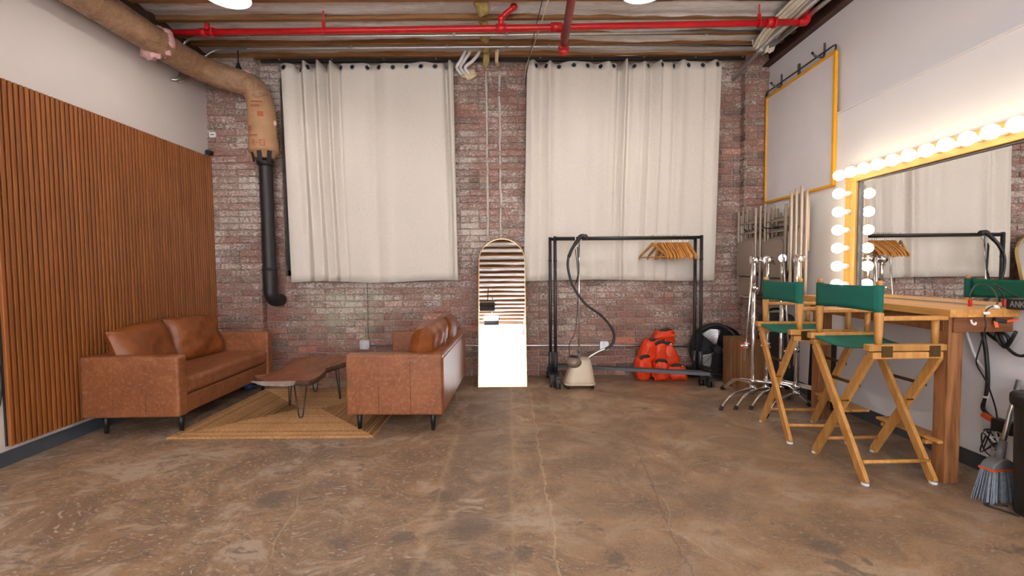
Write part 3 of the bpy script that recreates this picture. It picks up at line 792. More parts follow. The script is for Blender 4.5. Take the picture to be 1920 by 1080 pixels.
for x, y in ((-1.60, 4.087), (2.17, 3.996)):
    h = MB().tube([(x, y, zp+.03), (x, y, 3.6)], .006, 8).build('hanger_rod', M['red_pipe'], rp)
    MB().tube([(x, y+.033*math.cos(a), zp+.033*math.sin(a)) for a in [2*PI*k/14 for k in range(14)]], .006, 6, True).build('hanger_loop', M['red_pipe'], h)
    MB().box(x-.012, x+.012, y-.01, y+.01, zp+.025, zp+.075).build('clevis', M['red_pipe'], h)
op = thing('feeder_pipe', 'dull red pipe coming towards the viewer below the sprinkler pipe', 'pipe', (0, 0, 0))
MB().tube([(.505, 4.13, 3.16), (.475, 3.4, 3.16), (.44, 2.4, 3.16), (.40, YR+.02, 3.16)], .033, 14).build('pipe', M['old_red_pipe'], op)
MB().cyl((.505, 4.17, 3.16), (.503, 4.09, 3.16), .046, 18).build('end_tee', M['old_red_pipe'], op)
MB().cyl((.505, 4.12, 3.12), (.505, 4.06, 3.27), .034, 14).build('riser', M['red_pipe'], op)
MB().ball((.505, 4.14, 3.14), .047, sc=(1, .8, 1.3)).build('cap', M['red_pipe'], op)
for i, (y, xe, lab, pts) in enumerate(((4.44, 2.40, 'thin galvanised conduit running just behind the red sprinkler pipe', [(-3.15, 4.37, 2.99), (-3.105, 4.39, 3.0), (-3.095, 4.42, 3.08), (-3.09, 4.43, 3.27), (-3.05, 4.435, 3.36), (-2.95, 4.44, 3.405), (-2.8, 4.44, 3.408)]), (4.67, 2.52, 'thin galvanised conduit closest to the brick wall', [(-3.15, 4.46, 3.0), (-3.11, 4.50, 3.04), (-3.08, 4.58, 3.15), (-3.04, 4.64, 3.29), (-2.95, 4.66, 3.37), (-2.86, 4.67, 3.405), (-2.74, 4.67, 3.408)]))):
    c = thing('ceiling_conduit', lab, 'conduit', (0, 0, 0), group='galvanised conduits under the joists')
    MB().tube(smoothpath(pts, 5)+[Vector((0, y-.01, 3.408)), Vector((xe, y-.06*(i == 0), 3.408))], .0115, 10).build('tube', M['steel'], c)
    for x in ((-2.45, -.5, .0, 1.9) if i == 0 else (-2.6, -1.55, -.6, .0, .42)):
        MB().box(x-.012, x+.012, y-.03, y+.005, 3.394, 3.422).build('strap', M['steel'], c)
c = thing('wall_conduit', 'steel conduit slanting out of the brick pilaster to the right wall', 'conduit', (0, 0, 0))
MB().tube([(2.42, 4.97, 3.20), (2.455, 4.3, 3.30), (2.47, 3.7, 3.31), (2.45, 2.5, 3.31), (2.40, YR+.02, 3.31)], .022, 12).build('tube', M['steel'], c)
MB().cyl((2.446, 4.50, 3.272), (2.449, 4.44, 3.281), .028, 14).build('coupling', M['steel'], c)
c = thing('beam_conduit', 'steel conduit running along the dark steel beam', 'conduit', (0, 0, 0))
MB().tube([(2.56, 4.65, 3.32), (2.59, 3.7, 3.33), (2.55, YR+.02, 3.33)], .02, 12).build('tube', M['steel'], c)
bm_ = thing('steel_beam', 'dark rusty steel beam along the top of the right wall', 'beam', (XR(0), 0, 0), TR)
MB().box(-.005, .03, YR, 4.89, 3.29, 3.61).build('web', M['beam'], bm_)
MB().box(-.07, .12, YR, 4.89, 3.285, 3.303).build('lower_flange', M['beam'], bm_)
MB().box(-.07, .12, YR, 4.89, 3.60, 3.618).build('upper_flange', M['beam'], bm_)
c = thing('cable_bundle', 'bundle of cream cables running overhead beside the steel beam', 'cables', (0, 0, 0))
for k in range(9):
    a = k/8; x = 2.36+.17*a; zz = 3.39-.018*math.sin(a*PI)-.01*(k % 2)
    pts = [(x-.10, YR+.02, zz), (x-.03, 1.5, zz), (x, 3.2, zz), (x+.005, 4.0, zz-.01), (x+.02, 4.35, zz-.03), (x+.045, 4.50, zz-.06-.05*a), (x+.06, 4.55, zz-.02), (x+.06, 4.56, 3.412)]
    MB().tube(smoothpath(pts, 5), .0135, 8).build('cable', M['cream'], c)
MB().cyl((2.53, 4.36, 3.36), (2.53, 4.56, 3.36), .075, 18).build('core_tube', M['grey_plastic'], c)
c = thing('foam_hoses', 'three white flexible hoses dropping into a foam-sealed hole between the curtains', 'hoses', (0, 0, 0))
for k, (xa, xb, za) in enumerate(((-.45, -.50, 3.36), (-.40, -.46, 3.36), (-.30, -.41, 3.36))):
    MB().tube(smoothpath([(xa+.02, 4.84, 3.46), (xa, 4.86, 3.43), (xa-.04-.01*k, 4.88, 3.37), (xb-.03, 4.89, 3.31), (xb, 4.93, 3.27), (xb+.04, 4.98, 3.255)], 5), .017, 10).build('hose', M['white_plastic'], c)
MB().ball((-.42, 4.96, 3.27), .075, 20, 12, (1.1, .5, .75), wob=.7, seed=2, k=5).build('foam', M['foam_cream'], c)
c = thing('insulation_strip', 'yellow mineral wool stuffed between the joists above the brick gap', 'insulation', (0, 0, 0))
for k, (y, s_) in enumerate(((4.78, .8), (4.54, .9), (4.31, .8), (4.03, 1.2), (3.75, 1.3))):
    MB().ball((-.21, y, 3.45), .062*s_, 16, 10, (.85, 1.25, .9), wob=.55, seed=k*2.0, k=4).build('tuft', M['foam_yellow'], c)
MB().tube([(-.215, 4.86, 3.44), (-.22, 4.88, 3.36), (-.235, 4.90, 3.30)], [.04, .035, .02], 10).build('hanging_tuft', M['foam_yellow'], c)
MB().tube([(-.10, 4.72, 3.40), (-.11, 4.84, 3.35), (-.095, 4.90, 3.335)], [.02, .018, .03], 8).build('wire_drop', M['foam_cream'], c)
c = thing('hanging_rope', 'pale cord hanging from the joists down beside the right curtain', 'cord', (0, 0, 0))
MB().tube([(.35, 3.85, 3.415), (.28, 4.35, 3.35), (.20, 4.85, 3.30), (.185, 4.87, 3.2)], .005, 6).build('cord', M['rope'], c)
MB().tube([(.30, 3.86, 3.415), (.26, 4.2, 3.36), (.2, 4.86, 3.22), (.19, 4.88, 3.1)], .0035, 6).build('wire', M['black_plastic'], c)
c = thing('cable_hook', 'small black hook with a plug hanging above the wrapped duct', 'hook', (-2.72, 4.72, 3.24))
MB().tube([(0, 0, .18), (.0, 0, .05)], .006, 6).build('cord', M['black_plastic'], c)
MB().lathe([(.008, .06), (.03, .0), (.03, -.03), (0, -.04)], 12).build('plug', M['black_plastic'], c)

# outlet boxes and wall conduit
def outlet(x, z, label, y=4.978, sz=.1):
    t = thing('outlet_box', label, 'outlet', (x, y, z))
    MB().prism(rrect(sz, sz, .018, 3), -.04, 0, XZY).build('box', M['steel'], t, bevel=.003)
    for dz in (.018, -.018):
        r_ = MB().prism(rrect(.032, .027, .010, 3, 0, dz), -.046, -.039, XZY).build('receptacle', M['white_plastic'], t)
        for dx in (-.006, .006): MB().box(dx-.0012, dx+.0012, -.0475, -.0455, dz-.003, dz+.006).build('slot', M['black_plastic'], r_)
    return t
outlet(-1.585, .371, 'square steel outlet box on the bricks above the coffee table', sz=.105)
outlet(1.035, .335, 'square steel outlet box on the bricks behind the steamer hose', sz=.1)
c = thing('wall_wire', 'thin black wire running down the bricks to the outlet box', 'wire', (0, 0, 0))
MB().tube(smoothpath([(-1.55, 4.968, 1.10), (-1.545, 4.968, .8), (-1.55, 4.968, .6), (-1.545, 4.968, .43)], 4), .003, 6).build('cord', M['black_plastic'], c)
c = thing('wall_sensor', 'small white plastic sensor on the brick pilaster above the black camera', 'sensor', (-3.09, PILY-.014, 2.62))
MB().box(-.04, .03, -.02, .0, -.028, .028).build('case', M['white_plastic'], c, bevel=.004)
MB().box(-.02, .01, -.022, -.019, -.006, .006).build('slot', M['grey_plastic'], c)
c = thing('baseline_conduit', 'thin conduit running low across the brick wall behind the mirror and rack', 'conduit', (0, 0, 0))
MB().tube([(-1.53, 4.965, .362), (-.3, 4.965, .347), (1.0, 4.965, .335), (2.5, 4.965, .30)], .0095, 8).build('tube', M['steel'], c)

# ================================================================== arched floor mirror
am = thing('arched_mirror', 'tall arched floor mirror with a thin gold frame leaning on the bricks', 'mirror', (-.075, 4.515, .004), rot=(-.225, 0, 0))
aw, ah = .489, 1.545
def arch(w, h, n=24):
    r = w/2
    return [(-r, 0), (r, 0)]+[(r*math.cos(PI*k/n), h-r+r*math.sin(PI*k/n)) for k in range(n+1)]
MB().prism(arch(aw-.012, ah-.012), -.003, .012, Matrix.Translation((0, 0, .006)) @ XZY).build('glass', M['mirror'], am)
A, B_ = arch(aw, ah), arch(aw-.016, ah-.008)
B_ = [(x, z+.008 if i < 2 else z) for i, (x, z) in enumerate(B_)]
n = len(A); mb = MB()
mb.v = [(x, y, z) for P, y in ((A, -.010), (B_, -.010), (A, .022), (B_, .022)) for x, z in P]
for k in range(n):
    k2 = (k+1) % n
    for a, b in ((0, n), (3*n, 2*n), (2*n, 0), (n, 3*n)):
        mb.f.append((a+k, a+k2, b+k2, b+k)); mb.sm.append(False)
mb.build('frame', M['gold'], am)

# ================================================================== clothes racks
def rack(label, x0, x1, y, yfoot, ztop, ys):
    t = thing('clothes_rack', label, 'clothes rack', (0, y, 0), group='nested clothes racks')
    for x in (x0, x1):
        u = MB().tube([(x, 0, .12), (x, 0, ztop)], .0165, 14).build('upright', M['black_metal'], t)
        MB().cyl((x, 0, 1.26), (x, 0, 1.275), .0185, 14).build('joint', M['black_metal'], u)
        MB().cyl((x, 0, .12), (x, 0, .32), .023, 14).build('sleeve', M['black_metal'], u)
        MB().bar((x, -yfoot, .105), (x, yfoot, .105), .04, .03).build('foot_bar', M['black_metal'], t)
        for s in (-1, 1):
            c = MB().box(x-.02, x+.02, s*yfoot-.02, s*yfoot+.02, .06, .10).build('caster', M['black_metal'], t)
            for dx in (-.018, .018):
                MB().cyl((x+dx-.009, s*yfoot, .034), (x+dx+.009, s*yfoot, .034), .034, 16).build('wheel', M['rubber'], c)
    MB().tube([(x0, 0, ztop-.02), (x1, 0, ztop-.02)], .0155, 14).build('top_rail', M['black_metal'], t)
    MB().bar((x0+.02, ys*yfoot, .135), (x1, -ys*yfoot, .135), .035, .032).build('base_rail', M['rail_grey'], t)
    return t
rack('front black clothes rack on wheels with a hanging rail of wooden hangers', .472, 1.972, 4.66, .235, 1.512, 1)
rack('rear black clothes rack nested close behind the front one', .425, 1.925, 4.70, .20, 1.507, 1)

# hangers
def hanger_parts():
    t = thing('wooden_hanger', 'x', 'hanger', (0, 0, 0), group='wooden hangers on the rack')
    mb = MB(); top = smoothpath([(-.215, -.145), (-.19, -.115), (-.10, -.055), (-.03, -.005), (0, .008), (.03, -.005), (.10, -.055), (.19, -.115), (.215, -.145)] and [(-.215, -.145, 0), (-.19, -.112, 0), (-.10, -.052, 0), (-.03, -.002, 0), (0, .010, 0), (.03, -.002, 0), (.10, -.052, 0), (.19, -.112, 0), (.215, -.145, 0)], 3)
    up = [(p.x, p.y) for p in top]; lo = [(p.x*.985, p.y-.034+.012*abs(p.x)/.2) for p in top][::-1]
    mb.prism(up+lo, -.007, .007, YZX); mb.build('shoulders', M['hanger'], t, bevel=.003)
    MB().tube([(0, -.18, -.140), (0, .18, -.140)], .006, 8).build('trouser_bar', M['hanger'], t)
    MB().tube(smoothpath([(0, 0, 0), (0, 0, .035), (0, .018, .05), (0, .022, .072), (0, .004, .088), (0, -.018, .080), (0, -.022, .068)], 4), .002, 6).build('hook', M['chrome'], t)
    return t
hp = hanger_parts()
hx = [1.475, 1.535, 1.56, 1.585, 1.607, 1.632, 1.652, 1.672, 1.69, 1.708, 1.726, 1.744, 1.762, 1.780, 1.797, 1.813, 1.83]
names = ['leftmost wooden hanger, hanging apart from the others', 'second wooden hanger from the left, tilted against its neighbours']
ordn = ['third', 'fourth', 'fifth', 'sixth', 'seventh', 'eighth', 'ninth', 'tenth', 'eleventh', 'twelfth', 'thirteenth', 'fourteenth', 'fifteenth', 'sixteenth']
names += ['%s wooden hanger from the left in the row on the rack' % w for w in ordn]+['rightmost wooden hanger on the rack']
for i, x in enumerate(hx):
    o = hp if i == 0 else copy_tree(hp)
    o.location = (x, 4.66, 1.433); o.rotation_euler = (0, 0, .42 if i == 0 else (.25 if i == 1 else random.uniform(-.05, .08))); o['label'] = names[i]

# ================================================================== garment steamer
s = thing('garment_steamer', 'beige garment steamer with a black hose hooked on the rack', 'steamer', (.69, 4.52, 0))
def body(z0, z1, w0, w1, d0, d1, n=10):
    mb = MB()
    for k in range(n+1):
        a = k/n; w = w0+(w1-w0)*a**1.3; dd = d0+(d1-d0)*a; z = z0+(z1-z0)*a
        ww = w*(1 if 0 < k < n else .94); d2 = dd*(1 if 0 < k < n else .94)
        mb.v += [(x+.025*a, y, z) for x, y in rrect(ww, d2, min(ww, d2)*.28, 4)]
    m = 20
    for k in range(n):
        for i in range(m): mb.f.append((k*m+i, k*m+(i+1) % m, (k+1)*m+(i+1) % m, (k+1)*m+i)); mb.sm.append(True)
    mb.f.append(tuple(range(m))[::-1]); mb.sm.append(False); mb.f.append(tuple(n*m+i for i in range(m))); mb.sm.append(False)
    return mb
body(.04, .285, .30, .17, .24, .15).build('housing', M['beige_plastic'], s)
MB().prism(rrect(.315, .25, .07, 4), .035, .055).build('base_plate', M['beige_plastic'], s, bevel=.006)
tk = MB().ball((-.055, -.055, .255), .075, 18, 12, (1.05, .9, .75)).build('water_tank', M['amber_plastic'], s)
MB().cyl((-.055, -.05, .30), (-.055, -.05, .322), .032, 14).build('tank_cap', M['black_plastic'], tk)
for dx in (-.12, .12):
    for dy in (-.09, .09): MB().cyl((dx-.012, dy, .02), (dx+.012, dy, .02), .02, 12).build('wheel', M['rubber'], s)
MB().tube([(.01, .02, .27), (.012, .05, .95), (.02, .085, 1.48)], .008, 10).build('pole', M['chrome'], s)
MB().cyl((.01, .02, .27), (.01, .02, .33), .014, 12).build('pole_socket', M['grey_plastic'], s)
MB().tube(smoothpath([(.02, .085, 1.42), (-.015, .08, 1.47), (-.01, .08, 1.515), (.03, .08, 1.52), (.04, .08, 1.48), (.035, .08, 1.44)], 4), .006, 8).build('hook', M['white_plastic'], s)
MB().tube(smoothpath([(.085, 0, .27), (.12, -.01, .31), (.2, -.01, .355), (.27, -.01, .38)], 5), .012, 10).build('hose_cuff', M['steel'], s)
MB().cyl((.075, 0, .26), (.095, 0, .285), .014, 12).build('brass_fitting', M['gold'], s)
MB().tube(smoothpath([(.26, -.01, .375), (.335, -.01, .43), (.345, -.01, .55), (.24, -.01, .70), (.06, -.01, .84), (-.06, -.01, 1.02), (-.105, 0, 1.2), (-.095, .01, 1.32)], 8), .0125, 10).build('hose', M['black_plastic'], s)
MB().tube(smoothpath([(-.095, .01, 1.30), (-.06, .02, 1.38), (.0, .04, 1.465), (.04, .05, 1.505), (.10, .055, 1.49)], 5), [.016]*8+[.019]*5+[.024]*5+[.03, .026, .015], 12).build('steam_head', M['black_plastic'], s)
MB().tube(smoothpath([(-.085, .03, .28), (-.09, .03, .42), (-.03, .03, .55), (-.005, .04, .8), (.01, .05, 1.0), (-.02, .07, 1.38)], 6), .004, 6).build('power_cord', M['black_plastic'], s)
MB().tube([(.0, .06, 1.40), (.012, .055, 1.15), (-.02, .05, 1.03)], .006, 6).build('cord_end', M['black_plastic'], s)

# ================================================================== sandbags
sb = [  # x, y, z, w, h, d, rot, label
    ((1.42, 4.80, .0), (.20, .25, .16), (0, 0, .2), 'bright orange sandbag at the bottom left of the pile'),
    ((1.58, 4.74, .0), (.20, .22, .16), (.05, 0, -.1), 'bright orange sandbag at the bottom middle of the pile'),
    ((1.76, 4.76, .0), (.24, .16, .17), (0, 0, -.3), 'bright orange sandbag at the bottom right of the pile'),
    ((1.46, 4.83, .17), (.21, .26, .15), (0, .25, .2), 'upright orange sandbag on the left shoulder of the pile'),
    ((1.61, 4.83, .15), (.17, .25, .15), (.05, -.05, 0), 'upright orange sandbag in the middle of the pile'),
    ((1.75, 4.82, .13), (.18, .26, .15), (0, -.35, -.2), 'orange sandbag slumping down the right side of the pile'),
    ((1.58, 4.85, .32), (.17, .13, .14), (0, .1, 0), 'small orange sandbag tucked under the topmost one'),
    ((1.70, 4.85, .34), (.15, .17, .12), (0, -.15, .3), 'orange sandbag hanging behind the topmost one'),
    ((1.65, 4.83, .43), (.25, .095, .15), (0, -.12, .1), 'topmost orange sandbag lying flat on the pile'),
]
for i, (p, (w, h, d_), r, lab) in enumerate(sb):
    t = thing('sandbag', lab, 'sandbag', p, 0, 'orange sandbags piled by the bricks', r)
    mb = MB()
    nu, nv = 40, 26
    def bg(u, v, w=w, h=h, d_=d_, i=i):
        th = v*PI; ph = u*2*PI; e = .62
        sg = lambda c: math.copysign(abs(c)**e, c)
        x, y, z = sg(math.sin(th)*math.cos(ph)), sg(math.sin(th)*math.sin(ph)), sg(-math.cos(th))
        n = 1+.20*mnoise.noise(Vector((x*1.8+i*3, y*1.8, z*1.8)))+.10*mnoise.noise(Vector((x*4.5+i, y*4.5, z*4.5)))+.03*mnoise.noise(Vector((x*12+i, y*12, z*12)))
        zz = max(0, (z*n+1)/2)
        return (x*w/2*.9*n*(1.1-.28*zz), y*d_/2*.9*n, zz*h)
    mb.grid(bg, nu, nv); mb.build('bag', M['orange_red'], t)
    MB().tube(smoothpath([(-.05, -.03, h*.9), (-.02, -.045, h*1.0), (.03, -.045, h*1.0), (.055, -.02, h*.9)], 4), [.017]*13, 8).build('handle', M['dark_fabric'], t)
    if i in (3, 2, 5): MB().tube([(.05+.012*math.cos(a), -.05, h*.9+.012*math.sin(a)) for a in [2*PI*k/12 for k in range(12)]], .0025, 6, True).build('ring', M['chrome'], t)

# ================================================================== floor fan
f = thing('floor_fan', 'black drum fan with silver blades standing by the bricks', 'fan', (2.20, 4.80, 0), -.1)
FC = Vector((0, 0, .315)); R_ = .265
for y in (-.06, .06):
    MB().tube([(R_*math.cos(a), y, FC.z+R_*math.sin(a)) for a in [2*PI*k/40 for k in range(40)]], .007, 8, True).build('rim', M['black_metal'], f)
mb = MB(); mb.lathe([(R_-.004, -.06), (R_-.004, .06)], 40, Matrix.Translation(FC) @ Matrix.Rotation(PI/2, 4, 'X')); mb.f = [q for q in mb.f if len(q) == 4]; mb.sm = [True]*len(mb.f)
mb.build('drum', M['black_metal'], f)
MB().lathe([(R_-.02, 0), (R_-.02, .002)], 30, Matrix.Translation((0, .085, FC.z)) @ Matrix.Rotation(PI/2, 4, 'X')).build('rear_shroud', M['black_plastic'], f)
gr = MB()
for rr in [.05+.0215*k for k in range(10)]: gr.tube([(rr*math.cos(a), -.062, FC.z+rr*math.sin(a)) for a in [2*PI*k/32 for k in range(32)]], .0013, 4, True)
for k in range(8):
    a = 2*PI*k/8; gr.tube([(.04*math.cos(a), -.064, FC.z+.04*math.sin(a)), (R_*math.cos(a), -.062, FC.z+R_*math.sin(a))], .002, 5)
gr.build('guard', M['black_metal'], f)
bl = None
for k in range(3):
    a0 = PI*.60+k*2*PI/3
    def bf(u, v, a0=a0):
        r = .05+.175*v; w = (.28+.62*math.sin(PI*min(1, v*1.02)*.62))*1.0; a = a0+(u-.5)*w
        if v > .9: r -= .02*abs(u-.5)*2
        return (r*math.cos(a), -.01+.05*(u-.5), FC.z+r*math.sin(a))
    MB().grid(bf, 10, 10).build('blade', M['blade'], f, solid=.003)
MB().cyl((0, -.055, FC.z), (0, .06, FC.z), .045, 18).build('hub', M['black_plastic'], f)
MB().cyl((0, -.072, FC.z), (0, -.062, FC.z), .04, 18).build('badge', M['black_metal'], f)
for s_ in (-1, 1): MB().tube(smoothpath([(s_*.2, -.12, .0085), (s_*.2, .10, .0085), (s_*.2, .0, .09)], 3) if 0 else [(s_*.17, -.14, .0085), (s_*.17, .12, .0085)], .0085, 8).build('foot', M['black_metal'], f)
MB().tube([(-.17, -.02, .0085), (-.2, 0, .14)], .009, 8).build('strut', M['black_metal'], f)
MB().tube([(.17, -.02, .0085), (.2, 0, .14)], .009, 8).build('strut', M['black_metal'], f)
MB().tube([(-.17, -.12, .0085), (.17, -.12, .0085)], .0085, 8).build('cross_bar', M['black_metal'], f)

# ================================================================== wooden apple boxes
for i, (y0, y1, x0, x1, hh, lab) in enumerate(((4.455, 4.615, 2.185, 2.45, .485, 'upright wooden crate standing against the black fan'), (4.285, 4.448, 2.195, 2.46, .475, 'upright wooden crate standing in front of its twin'))):
    c = thing('wooden_crate', lab, 'crate', ((x0+x1)/2, (y0+y1)/2, 0), 0, 'wooden crates beside the fan')
    w, d_ = (x1-x0)/2, (y1-y0)/2; th = .016
    for nm, bx in (('side_board', (-w, -w+th, -d_, d_, 0, hh)), ('side_board', (w-th, w, -d_, d_, 0, hh)), ('face_board', (-w+th, w-th, -d_, -d_+th, .0, hh-.0)), ('face_board', (-w+th, w-th, d_-th, d_, .0, hh)), ('end_board', (-w+th, w-th, -d_+th, d_-th, hh-th, hh)), ('end_board', (-w+th, w-th, -d_+th, d_-th, 0, th))):
        MB().box(*bx).build(nm, M['crate'], c, bevel=.002)

# ================================================================== suitcase and case by the stands
s = thing('black_suitcase', 'black soft suitcase standing behind the chrome stands', 'suitcase', (2.605, 4.41, 0), -.02)
MB().prism(rrect(.255, .70, .06, 5, 0, .38), -.11, .11, XZY).build('shell', M['dark_fabric'], s, bevel=.025, seg=4)
MB().prism(rrect(.2, .40, .04, 4, 0, .30), -.135, -.10, XZY).build('pocket', M['dark_fabric'], s, bevel=.012, seg=3)
MB().tube(smoothpath([(-.08, 0, .72), (-.07, 0, .76), (0, 0, .775), (.07, 0, .76), (.08, 0, .72)], 4), .013, 8).build('handle', M['black_plastic'], s)
for x in (-.09, .09): MB().cyl((x-.012, -.07, .025), (x+.012, -.07, .025), .025, 12).build('wheel', M['rubber'], s)
s = thing('light_case', 'narrow black hard case leaning on the white wall behind the table post', 'case', (2.69, 3.86, 0), 0, rot=(0, .035, 0))
MB().prism(rrect(.24, .64, .02, 3, 0, .32), -.055, .015, YZX).build('shell', M['black_plastic'], s, bevel=.008, seg=3)
MB().tube([(-.065, -.02, .60), (-.075, -.02, .45), (-.07, -.02, .15)], .008, 8).build('strap_rod', M['chrome'], s)
MB().cyl((-.075, -.045, .6), (-.075, .005, .6), .012, 10).build('latch', M['chrome'], s)

# ================================================================== chrome light stands
def cstand(label, x, y, headrot, arm, z1=1.235, rot=0, legs=()):
    t = thing('light_stand', label, 'light stand', (x, y, 0), rot, 'chrome light stands')
    MB().tube([(0, 0, .05), (0, 0, 1.02)], .0175, 14).build('column', M['chrome'], t)
    MB().tube([(0, 0, 1.02), (0, 0, z1)], .0145, 14).build('riser', M['chrome'], t)
    for zz in (.12, .175, 1.0):
        c = MB().cyl((0, 0, zz-.016), (0, 0, zz+.016), .026, 16).build('collar', M['chrome'], t)
        MB().cyl((0, -.02, zz), (0, -.055, zz), .007, 8).build('knob', M['chrome'], c)
    for k, (a, ln, zz) in enumerate(((-2.55, .50, .115), (legs[0], legs[1], .175), (legs[2], legs[3], .15))):
        ca, sa = math.cos(a), math.sin(a)
        pts = [(ca*.01, sa*.01, zz), (ca*(ln-.24), sa*(ln-.24), zz-.005), (ca*(ln-.16), sa*(ln-.16), zz-.018), (ca*(ln-.10), sa*(ln-.10), zz*.6), (ca*(ln-.02), sa*(ln-.02), .02)]
        lg = MB().tube(smoothpath(pts, 5), .0125, 12).build('leg', M['chrome'], t)
        MB().cyl((ca*(ln-.025), sa*(ln-.025), .025), (ca*ln, sa*ln, .0), .015, 10).build('foot_cap', M['rubber'], lg)
    cr, sr = math.cos(headrot), math.sin(headrot)
    h = MB().cyl((-.03*cr, -.03*sr, z1+.01), (.03*cr, .03*sr, z1+.01), .034, 20).build('grip_head', M['chrome'], t)
    MB().cyl((.03*cr, .03*sr, z1+.01), (.055*cr, .055*sr, z1+.01), .014, 12).build('hub', M['chrome'], h)
    MB().tube([(.05*cr-.0, .05*sr, z1+.035), (.055*cr, .055*sr, z1+.01), (.085*cr, .085*sr, z1-.03)], .007, 8).build('lever', M['chrome'], h)
    MB().cyl((-.02*cr, -.02*sr, z1-.05), (-.02*cr, -.02*sr, z1+.05), .012, 10).build('spigot', M['chrome'], h)
    a0 = Vector((-.035*cr, -.045, z1+.02)); a1 = Vector(arm)
    r_ = MB().tube([a0, a1], .008, 10).build('arm_rod', M['chrome'], t)
    m_ = a0.lerp(a1, .84)
    g = MB().cyl(m_+Vector((-.025, -.01, 0)), m_+Vector((.02, -.01, 0)), .03, 18).build('arm_grip', M['chrome'], r_)
    MB().cyl(m_+Vector((-.055, -.015, -.005)), m_+Vector((-.02, -.012, 0)), .010, 10).build('arm_knob', M['chrome'], r_)
    return t
cstand('chrome light stand nearest the wooden crates', 2.16, 4.00, -.2, (-.105, -.06, .36), legs=(-.49, .44, 1.8, .40))
cstand('second chrome light stand from the wooden crates', 2.285, 4.005, .4, (-.045, -.07, .36), legs=(-.75, .50, 2.15, .42))
cstand('third chrome light stand from the wooden crates', 2.41, 4.0, 1.1, (.03, -.08, .30), 1.25, legs=(-1.05, .50, .55, .26))
cstand('chrome light stand nearest the table', 2.425, 3.80, .1, (-.06, -.06, .36), 1.24, legs=(-.75, .34, 1.25, .24))

# ================================================================== folding chairs hung on the wall
def fold_chair(label, x, y, z, first=None, tilt=0):
    if first:
        t = copy_tree(first); t.location = (x, y, z); t.rotation_euler = (tilt, 0, TR); t['label'] = label
        return t
    t = thing('folding_chair', label, 'folding chair', (x, y, z), TR, 'folding chairs hung on the right wall')
    w = .175
    MB().tube(smoothpath([(0, -w, .90), (0, -w, .5), (0, -w*.97, .14), (0, -w*.75, .03), (0, 0, .0), (0, w*.75, .03), (0, w*.97, .14), (0, w, .5), (0, w, .90)], 5), .0125, 8).build('outer_frame', M['taupe'], t)
    for s in (-1, 1): MB().tube([(.012, s*(w-.032), .855), (.015, s*(w-.03), .4)], .011, 8).build('leg', M['taupe'], t)
    for z_ in (.66, .76): MB().tube([(.008, -w, z_), (.008, w, z_)], .007, 8).build('cross_bar', M['taupe'], t)
    MB().prism(rrect(.34, .36, .05, 4, 0, .40), -.022, -.010, YZX).build('seat', M['taupe_pan'], t, bevel=.004)
    MB().prism(rrect(.34, .19, .06, 4, 0, .115), -.008, .006, YZX).build('backrest', M['taupe_pan'], t, bevel=.004)
    return t
fc = None; idx = 0
place = ['outermost', 'second', 'third', 'fourth']
stacks = [([(2.46+.045*k, 4.705) for k in range(4)], .87, TR, 'in the hung stack next to the brick corner'),
          ([(2.54+.042*k, 4.345) for k in range(4)], .86, TR, 'in the hung stack between the other two'),
          ([(2.487+.031*k, 4.01-.019*k) for k in range(4)], .92, -.56, 'in the hung stack nearest the vanity mirror')]
for ps, z, rz_, nm in stacks:
    for k, (x, y) in enumerate(ps):
        lab = '%s taupe folding chair %s' % (place[k], nm)
        o = fold_chair(lab, x, y, z+.02*((k*7) % 3), fc, random.uniform(-.012, .012))
        o.rotation_euler[2] = rz_
        if fc is None: fc = o
for i, (y, z_) in enumerate(((4.705, 1.56), (4.345, 1.56))):
    h = thing('wall_hook', ('dark wall hook holding the folding chairs next to the brick corner', 'dark wall hook holding the middle stack of folding chairs')[i], 'hook', (XR(y)-.024, y, z_), TR, 'chair hooks')
    for s in (-1, 1): MB().tube(smoothpath([(0, s*.08, .0), (-.13, s*.08, .0), (-.24, s*.08, .0), (-.265, s*.08, .025)], 4), .006, 8).build('prong', M['black_metal'], h)
    MB().box(-.006, 0.002, -.12, .12, -.02, .03).build('plate', M['black_metal'], h)

# ================================================================== right wall: diffusion board
fb = thing('framed_board', 'large pale grey board in a yellow frame hung high on the right wall', 'board', (XR(0), 0, 0), TR)
YA, YE, ZA, ZE = 3.80, 4.86, 1.85, 2.965
MB().box(-.036, -.028, YA+.01, YE-.01, ZA+.01, ZE-.01).build('panel', M['board'], fb)
for nm, b4 in (('frame_rail', (YA, YE, ZE-.022, ZE)), ('frame_rail', (YA, YE, ZA, ZA+.022)), ('frame_stile', (YA, YA+.028, ZA, ZE)), ('frame_stile', (YE-.022, YE, ZA, ZE))):
    MB().box(-.05, -.024, *b4).build(nm, M['yellow'], fb, bevel=.004)
MB().tube(smoothpath([(-.045, YA+.01, ZE-.005), (-.045, YA+.005, ZE+.035), (-.045, YA+.04, ZE+.045)], 3)+[Vector((-.045, YE-.04, ZE+.045)), Vector((-.045, YE-.01, ZE+.03)), Vector((-.045, YE-.01, ZE))], .007, 8).build('hanging_rod', M['black_metal'], fb)
for i, y in enumerate((4.0, 4.64)):
    h = thing('steel_hook', ('steel hook holding the yellow-framed board at its near end', 'steel hook holding the yellow-framed board at its far end')[i], 'hook', (XR(y), y, 3.0), TR, 'hooks of the yellow-framed board')
    MB().tube(smoothpath([(-.008, 0, .11), (-.008, 0, .03), (-.02, 0, -.01), (-.05, 0, -.006), (-.085, 0, .0), (-.11, 0, .025)], 4), .009, 8).build('prong', M['dark_steel'], h)
    MB().cyl((-.105, 0, .02), (-.118, 0, .034), .010, 10).build('tip', M['rubber'], h)
